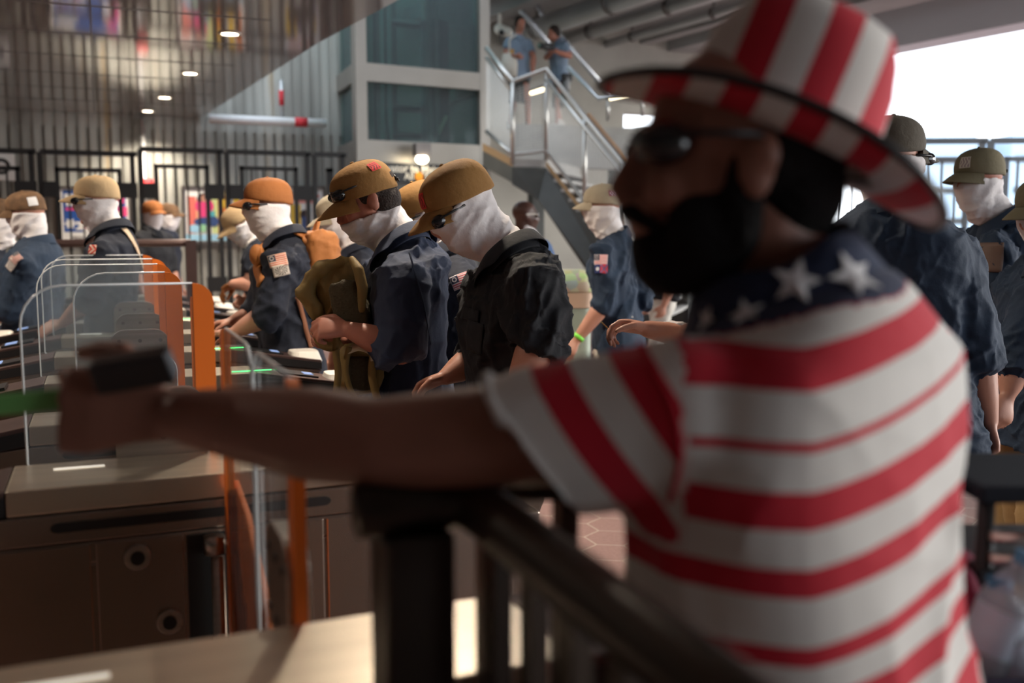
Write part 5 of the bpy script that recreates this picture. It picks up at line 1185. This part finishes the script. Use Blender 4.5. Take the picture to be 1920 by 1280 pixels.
# the bag man's sunglasses pushed up on the cap, eyes and brow
M = bb['M']; sunglasses(M, bb['root'], on=(.012, 0, .052))
for s in (1, -1):
    part('eye', MB().ell((.083, s*.031, .012), (.012, .013, .010), M, 14, 10), mat('eye_white', (.6, .55, .5), .3), bb['root'], True)
    part('iris', MB().ell((.0935, s*.031, .009), (.003, .006, .006), M, 12, 8), HAIRD, bb['root'], True)
    part('eyelid', MB().ell((.0845, s*.031, .0175), (.0135, .0145, .0065), M, 14, 10), SKINP, bb['root'], True)
    part('eyebrow', MB().capsule([M @ Vector((.094, s*.014, .034)), M @ Vector((.092, s*.030, .039)), M @ Vector((.080, s*.048, .034))], [.004, .005, .003], 8), HAIRD, bb['root'], True)
# work glove on the far gate
g = MB(); hand_prims(g, at(442, 530, 6.4), v_(200, -30), v_(110, 70), -1, .6, 1.15); gl = fuse(g, .008, 2)
tag(link('work_glove', gl, PACKO, None, True), 'orange work glove on the hand beyond the gates, left of the rust backpack wearer', 'glove')

# ------------------------------------------------------------------ foreground man in striped hat and shirt
def rampmat(name, bands, lo, hi, rough=.85, bump=.15, default=None):
    """bands: list of (start value, colour) along vertex attribute 's'"""
    m = bpy.data.materials.new(name); m.use_nodes = True; nt = m.node_tree; b = nt.nodes['Principled BSDF']; b.inputs['Roughness'].default_value = rough
    at_ = nt.nodes.new('ShaderNodeAttribute'); at_.attribute_name = 's'; mr = nt.nodes.new('ShaderNodeMapRange'); mr.inputs[1].default_value = lo; mr.inputs[2].default_value = hi
    cr_ = nt.nodes.new('ShaderNodeValToRGB'); cr_.color_ramp.interpolation = 'CONSTANT'; el = cr_.color_ramp.elements; el.remove(el[1])
    bands = sorted(bands); el[0].position = 0; el[0].color = (*bands[0][1], 1)
    for s_, c in bands[1:]: x = el.new(max(0, min(1, (s_-lo)/(hi-lo)))); x.color = (*c, 1)
    nt.links.new(at_.outputs['Fac'], mr.inputs[0]); nt.links.new(mr.outputs[0], cr_.inputs[0]); nt.links.new(cr_.outputs[0], b.inputs['Base Color'])
    t = nt.nodes.new('ShaderNodeTexCoord'); n2 = nt.nodes.new('ShaderNodeTexNoise'); n2.inputs['Scale'].default_value = 220; nt.links.new(t.outputs['Object'], n2.inputs[0]); bp = nt.nodes.new('ShaderNodeBump'); bp.inputs['Strength'].default_value = bump; bp.inputs['Distance'].default_value = .002
    nt.links.new(n2.outputs['Fac'], bp.inputs['Height']); nt.links.new(bp.outputs[0], b.inputs['Normal']); b.inputs['Sheen Weight'].default_value = .1
    return m
def sattr(me, vals):
    a = me.attributes.new('s', 'FLOAT', 'POINT'); a.data.foreach_set('value', np.asarray(vals, dtype=np.float32))
RD = (.52, .008, .028); WH = (.66, .64, .61); NV = (.012, .02, .06)
D1_ = 1.07
hm = person('bearded person in red and white striped shirt reaching an arm left across the gates', D1_, (1376, 312), 180, 0, (1500, 560), (1545, 1400), 137, pd=-.08, hs=1.06,
    L_=dict(drop=.016, sr2=.84, s=(1285, 792, -.12), e=(715, 830, -.07), w=(312, 776, .05), hand=v_(184, 4), n=v_(272, 12), curl=1.15, r=.94, sr=.95, sl=.36, hs=1.22, thumb=.8),
    R_=dict(s=(1690, 690, .16), e=(1700, 1100, .34), w=(1600, 1300, .48), sr=.85), shirt=WHITEC, skin=SKINT, bulk=1.2, cap=None, gait=False, seed=61, sleeve='short', fold=.0, sh_vox=.007, collar=False, pants=BLACKC, hem=.12)
sh = [c for c in hm['root'].children if c.name.startswith('shirt')][0]; me = sh.data; off = hm['root'].location
co = getco(me)+np.array(off)
rt = np.array(RT); fw = np.array(FW); up = np.array(UP)
lat = co @ rt; dep = co @ fw; z = co[:, 2]
S_, E_, W_2, _ = hm['sh'][1]; sv = np.array(S_); ev = np.array(E_); ax = (ev-sv)/np.linalg.norm(ev-sv); rel = co-sv; al = rel @ ax; rad = np.linalg.norm(rel-al[:, None]*ax, axis=1)
seam = float(at(1262, 780, .93).dot(RT))
n3 = rt*.80+up*.58-fw*.10; n3 /= np.linalg.norm(n3); c0 = np.array(at(935, 770, .93)); s2 = (co-c0) @ n3
sl = (lat < seam+.00) & (al > -.02) & (rad < .125) & (z > float(at(1200, 985, .97).z))
# trim the sleeve end to a slanted cuff
k = sl & (s2 < 0) & (al > .08); co[k] -= n3*s2[k][:, None]; s2 = (co-c0) @ n3
me2 = co-np.array(off); setco(me, me2); folds(me, .006, 26, 77, mask=lambda c: np.clip(.55+.6*np.sin(c[:, 2]*6+1), .25, 1.2))
co = getco(me)+np.array(off); lat = co @ rt; z = co[:, 2]; s2 = (co-c0) @ n3
def zb(y): return float(at(1450, y, .935).z)
tors = [(zb(660), WH), (zb(725), RD), (zb(800), WH), (zb(816), RD), (zb(891), WH), (zb(959), RD), (zb(1020), WH), (zb(1081), RD), (zb(1148), WH), (zb(1192), RD), (zb(1236), WH), (zb(1290), RD)]
y_, cflag = 1290, 0
while y_ < 1700: y_ += 62; cflag = 1-cflag; tors.append((zb(y_), WH if cflag else RD))
OFF = 10.0
lr_ = lat-float(at(1450, 800, .935).dot(RT)); vals = z+.03*lr_-.33*np.maximum(0, lr_-.015)**1.1
vals = np.where(sl, OFF+s2, vals)
slv = [(OFF-.5, WH), (OFF+.036, RD), (OFF+.072, WH), (OFF+.108, RD), (OFF+.146, WH), (OFF+.182, RD), (OFF+.218, WH), (OFF+.25, RD)]
# the two ranges are packed into one ramp: torso heights -> 0..1.6, sleeve distances -> 1.7..2.2
vals = np.where(sl, 1.75+s2, vals); slv = [(1.6 if i == 0 else s_-OFF+1.75, c) for i, (s_, c) in enumerate(slv)]
ncen = np.array(hm['N']-RT*.03); dn = np.linalg.norm((co-ncen)*np.array([1, 1, .8]), axis=1); vals = np.where(dn < .136, 2.4, vals)
sattr(me, vals); me.materials[0] = rampmat('striped_shirt_cloth', tors+slv+[(2.25, NV)], .35, 2.6)
bvh1 = BVHTree.FromPolygons([Vector(c) for c in co], [tuple(p.vertices) for p in me.polygons])
# sleeve seam ridge
part('shoulder_seam', band_on(bvh1, [(1196, 640), (1235, 700), (1268, 780), (1276, 860), (1255, 940)], .95, .005, .001, .003), mat('seam_red', RD, .8), hm['root'], True)
# navy collar with stars
Nn_ = hm['N']; fdv = hm['fd']; hup = (hm['M'] @ Vector((-.02, 0, -.1))-Nn_).normalized(); fr = frame(fdv, (hup*.4+UP*.6).normalized())
cb = MB(); rg = []
for rr, zz in ((.076, -.03), (.075, .015), (.074, .048), (.080, .050), (.092, .022), (.106, -.008), (.116, -.028)):
    rg.append([Nn_-RT*.02+fr @ Vector((rr*math.cos(a)*1.08, rr*math.sin(a)*1.08, zz-.012*math.cos(a)+.004*math.sin(5*a))) for a in [2*PI*i/48 for i in range(48)]])
cb.rings(rg, False); col_ = part('collar', cb, mat('navy_collar_cloth', (.012, .022, .06), .85, bump=.2, bscale=60), hm['root'], True); q = col_.modifiers.new('s', 'SOLIDIFY'); q.thickness = .004
cbv = BVHTree.FromPolygons([Vector(v) for v in cb.v]+[Vector(c) for c in co], list(cb.f)+[tuple(i+len(cb.v) for i in p.vertices) for p in me.polygons])
def star_on(bvh, px, py, R_, rot, parent, m, name='star'):
    h = bvh.ray_cast(CP, ray(px, py).normalized())
    if h[0] is None: return
    nn = h[1] if h[1].dot(ray(px, py)) < 0 else -h[1]; u = (UP-nn*UP.dot(nn)).normalized(); rt_ = u.cross(nn); vs = []
    c = h[0]
    for k in range(10):
        a = rot+PI*k/5; q = R_*(1 if k % 2 == 0 else .42); p = c+(rt_*math.sin(a)+u*math.cos(a))*q; h2 = bvh.ray_cast(p+nn*.04, -nn, .09); vs.append((h2[0] if h2[0] is not None else p)+nn*.0035)
    mb = MB().add([c+nn*.0045]+vs, [(0, 1+k, 1+(k+1) % 10) for k in range(10)]); o = part(name, mb, m, parent); sd = o.modifiers.new('t', 'SOLIDIFY'); sd.thickness = .002; sd.offset = 0
WST = mat('white_star_print', (.72, .72, .74), .8)
for px, py, R_, ro in ((1492, 530, .025, .2), (1598, 520, .027, -.3), (1400, 592, .018, .5), (1330, 600, .014, .2)): star_on(cbv, px, py, R_, ro, hm['root'], WST)
# beard, moustache, hair
M = hm['M']
bd = MB(); E2 = lambda c, r_: bd.ell(c, r_, M, 22, 14)
E2((.056, 0, -.094), (.046, .044, .038)); E2((.078, 0, -.080), (.026, .034, .026)); E2((.033, 0, -.080), (.058, .060, .044))
for s in (1, -1): E2((.026, s*.042, -.060), (.048, .028, .044)); E2((.004, s*.067, -.030), (.020, .012, .055))
link('beard', fuse(bd, .006, 2), HAIRB, hm['root'], True)
part('moustache', MB().capsule([M @ Vector(p) for p in ((.082, .038, -.062), (.100, .020, -.048), (.106, 0, -.043), (.100, -.020, -.048), (.082, -.038, -.062))], [.006, .009, .010, .009, .006], 10), HAIRB, hm['root'], True)
hb = MB(); hb.ell((-.030, 0, .03), (.085, .080, .085), M, 24, 16); hb.ell((-.055, 0, -.02), (.055, .066, .065), M, 24, 16); hb.ell((-.01, 0, .0), (.03, .081, .035), M, 20, 10)
link('hair', fuse(hb, .006, 2), HAIRB, hm['root'], True)
sunglasses(M, hm['root'], on=(.002, 0, .012))
# cowboy hat
HO = at(1440, 268, 1.075); hf = (RT*-.915+UP*.385+FW*.06).normalized(); HM = Matrix.Translation(HO) @ frame(hf, (UP+RT*.4).normalized()).to_4x4()
HB = []
x_ = -.20; fl_ = 0
while x_ < .21: HB.append((x_, RD if fl_ else WH)); x_ += .034; fl_ = 1-fl_
HATM = rampmat('striped_hat_cloth', HB, -.2, .2, .8)
ht = root('cowboy_hat', HO, 'red and white striped cowboy hat with black piped curled brim on the nearest man', 'hat')
nA = 72; rg = []; sv_ = []
def addring(f3):
    ring = []
    for i in range(nA): p = f3(2*PI*i/nA); ring.append(HM @ p); sv_.append(p.x)
    rg.append(ring)
def brim(a, q):
    bx, by = .108, .088; ox, oy = .193, .150
    x = (bx+(ox-bx)*q)*math.cos(a)-.004; y = (by+(oy-by)*q)*math.sin(a)
    s2_ = math.sin(a)**2; zz = q**1.5*(.028*s2_**1.2-.012*(1-s2_)**2)
    y *= 1-.22*q*s2_
    return Vector((x, y, zz))
for q in (1, .8, .6, .4, .2, .05): addring(lambda a: brim(a, q))
for z0, k in ((.02, 1.0), (.05, .985), (.085, .955), (.115, .90), (.135, .80), (.142, .64), (.136, .44), (.128, .2), (.125, .03)):
    def cr_(a):
        dent = .020*(1-min(1, abs(math.sin(a)*k)*2.2)) if z0 > .1 else 0
        return Vector((.108*k*math.cos(a)*(1-.05*(z0/.12)), .088*k*math.sin(a), z0-dent))
    addring(cr_)
mb = MB(); mb.rings(rg, False); me = bpy.data.meshes.new('hat'); me.from_pydata([tuple(v) for v in mb.v], [], mb.f); sattr(me, sv_)
o = link('hat_shell', me, HATM, ht, True); sd = o.modifiers.new('s', 'SOLIDIFY'); sd.thickness = .003; sd.offset = 0
pts = [HM @ brim(2*PI*i/96, 1.0) for i in range(97)]; part('brim_piping', MB().tube(pts, .0052, 8), BLACKP, ht, True)
part('hat_band', MB().rings([[HM @ Vector((.110*math.cos(a)*q, .090*math.sin(a)*q, zz)) for a in [2*PI*i/60 for i in range(60)]] for q, zz in ((1.01, .004), (1.01, .020))], False), mat('navy_band', (.01, .015, .04), .7), ht, True)
# what he holds
hp_ = hm['sh'][1][2]
ph = at(250, 693, 1.09); r = root('handheld_phone', ph, 'black phone held on top of the fist of the pointing arm', 'phone'); pm = frame(v_(182, -9), (UP-FW*.5).normalized())
part('case', MB().box(ph, (.088, .026, .040), pm), BLACKP, r, bevel=.005); part('screen', MB().box(ph+pm @ Vector((0, 0, .0155)), (.078, .020, .001), pm), SHADE, r)
gs = at(20, 755, 1.13); gm = frame(v_(186, -4), UP); tag(link('green_wristbands', rbox(gs+RT*.01, gm.col[0], gm.col[1], gm.col[2], (.13, .012, .024), 5).mesh(), mat('pale_green_strip', (.16, .42, .12), .6), None), 'pale green strip of wristbands held out at the left edge by the pointing fist', 'wristbands')

# ------------------------------------------------------------------ cart at the lower right
d0 = 1.32; r = root('supply_cart', at(1870, 1280, d0), 'dark cart with metal trim behind the striped shirt at the lower right', 'cart'); r.location.z = 0
cx = at(1900, 900, d0); wx = .34
for px, z_, m_ in ((1900, at(1900, 893, d0).z, mat('dark_blue_plastic', (.008, .012, .02), .7, spec=.2)), (1900, at(1900, 1035, d0).z, BLACKP), (1900, .35, BLACKP)):
    part('shelf', MB().box(V(cx.x, cx.y, z_)+RT*.08, (wx, .20, .022), Matrix.Rotation(-YAW, 3, 'Z')), m_, r, bevel=.005)
for sx in (-1, 1):
    for sy in (-1, 1): q = V(cx.x, cx.y, 0)+RT*(.08+sx*wx*.46)+FW*sy*.085; part('leg', MB().tube([q, V(q.x, q.y, at(1900, 893, d0).z)], .011, 10), BLACKP, r, True)
zr = at(1850, 960, d0).z
for z_ in (zr, zr-.028): part('metal_trim', MB().tube([V(cx.x, cx.y, z_)-FW*.108-RT*.08, V(cx.x, cx.y, z_-.012)-FW*.108+RT*.10], .007, 10), STEEL, r, True)
BOT = glassmat('clear_plastic', (.86, .9, .94), .05, .38); LBL = mat('bottle_label', (.42, .50, .60), .5)
for k, (px, py, tl_, l_) in enumerate(((1870, 1175, .35, 'clear plastic bottle lying tilted on the cart, upper of the pair'), (1895, 1225, -.2, 'clear plastic bottle below the tilted one at the lower right corner'))):
    c = at(px, py, d0-.16); ax_ = (UP*math.cos(tl_)+RT*math.sin(tl_)).normalized(); o1 = ax_.orthogonal().normalized(); o2 = ax_.cross(o1)
    r2 = root('water_bottle', c-ax_*.09, l_, 'bottle', 'bottles on the cart'); part('bottle_body', MB().loft([(c+ax_*h, o1, o2, q, q) for h, q in ((-.09, .022), (-.085, .032), (-.03, .033), (-.02, .031), (.03, .033), (.055, .028), (.075, .014), (.085, .013))], 24, pw=2), BOT, r2, True)
    part('label_wrap', MB().loft([(c+ax_*h, o1, o2, .0335, .0335) for h in (-.03, .025)], 24, False, pw=2), LBL, r2, True); part('bottle_cap', MB().tube([c+ax_*.083, c+ax_*.098], .0145, 16), mat('blue_cap', (.05, .2, .35), .4), r2)
tray = root('cart_basket', at(1880, 1265, d0-.12), 'dark mesh basket of the cart holding the bottles', 'basket'); q = at(1885, 1290, d0-.16)
part('basket_wall', MB().loft([(q-UP*.02, RT, FW, .09, .07), (q+UP*.05, RT, FW, .10, .08)], 24, False, pw=5), mat('navy_mesh', (.02, .025, .06), .7), tray); part('basket_base', MB().loft([(q-UP*.022, RT, FW, .09, .07), (q-UP*.016, RT, FW, .09, .07)], 24, pw=5), BLACKP, tray)
me = blob([(at(1800, 1180, d0-.1), RT, FW, UP, (.035, .05, .09)), (at(1822, 1250, d0-.1), RT, FW, UP, (.06, .06, .07)), (at(1790, 1110, d0-.05), RT, FW, UP, (.03, .04, .06))], .007, .008, 5, 40)
tag(link('maroon_cloth', me, mat('maroon_fabric', (.20, .012, .045), .8, bump=.2), None, True), 'bunched maroon cloth beside the striped shirt hem, lower right', 'cloth')
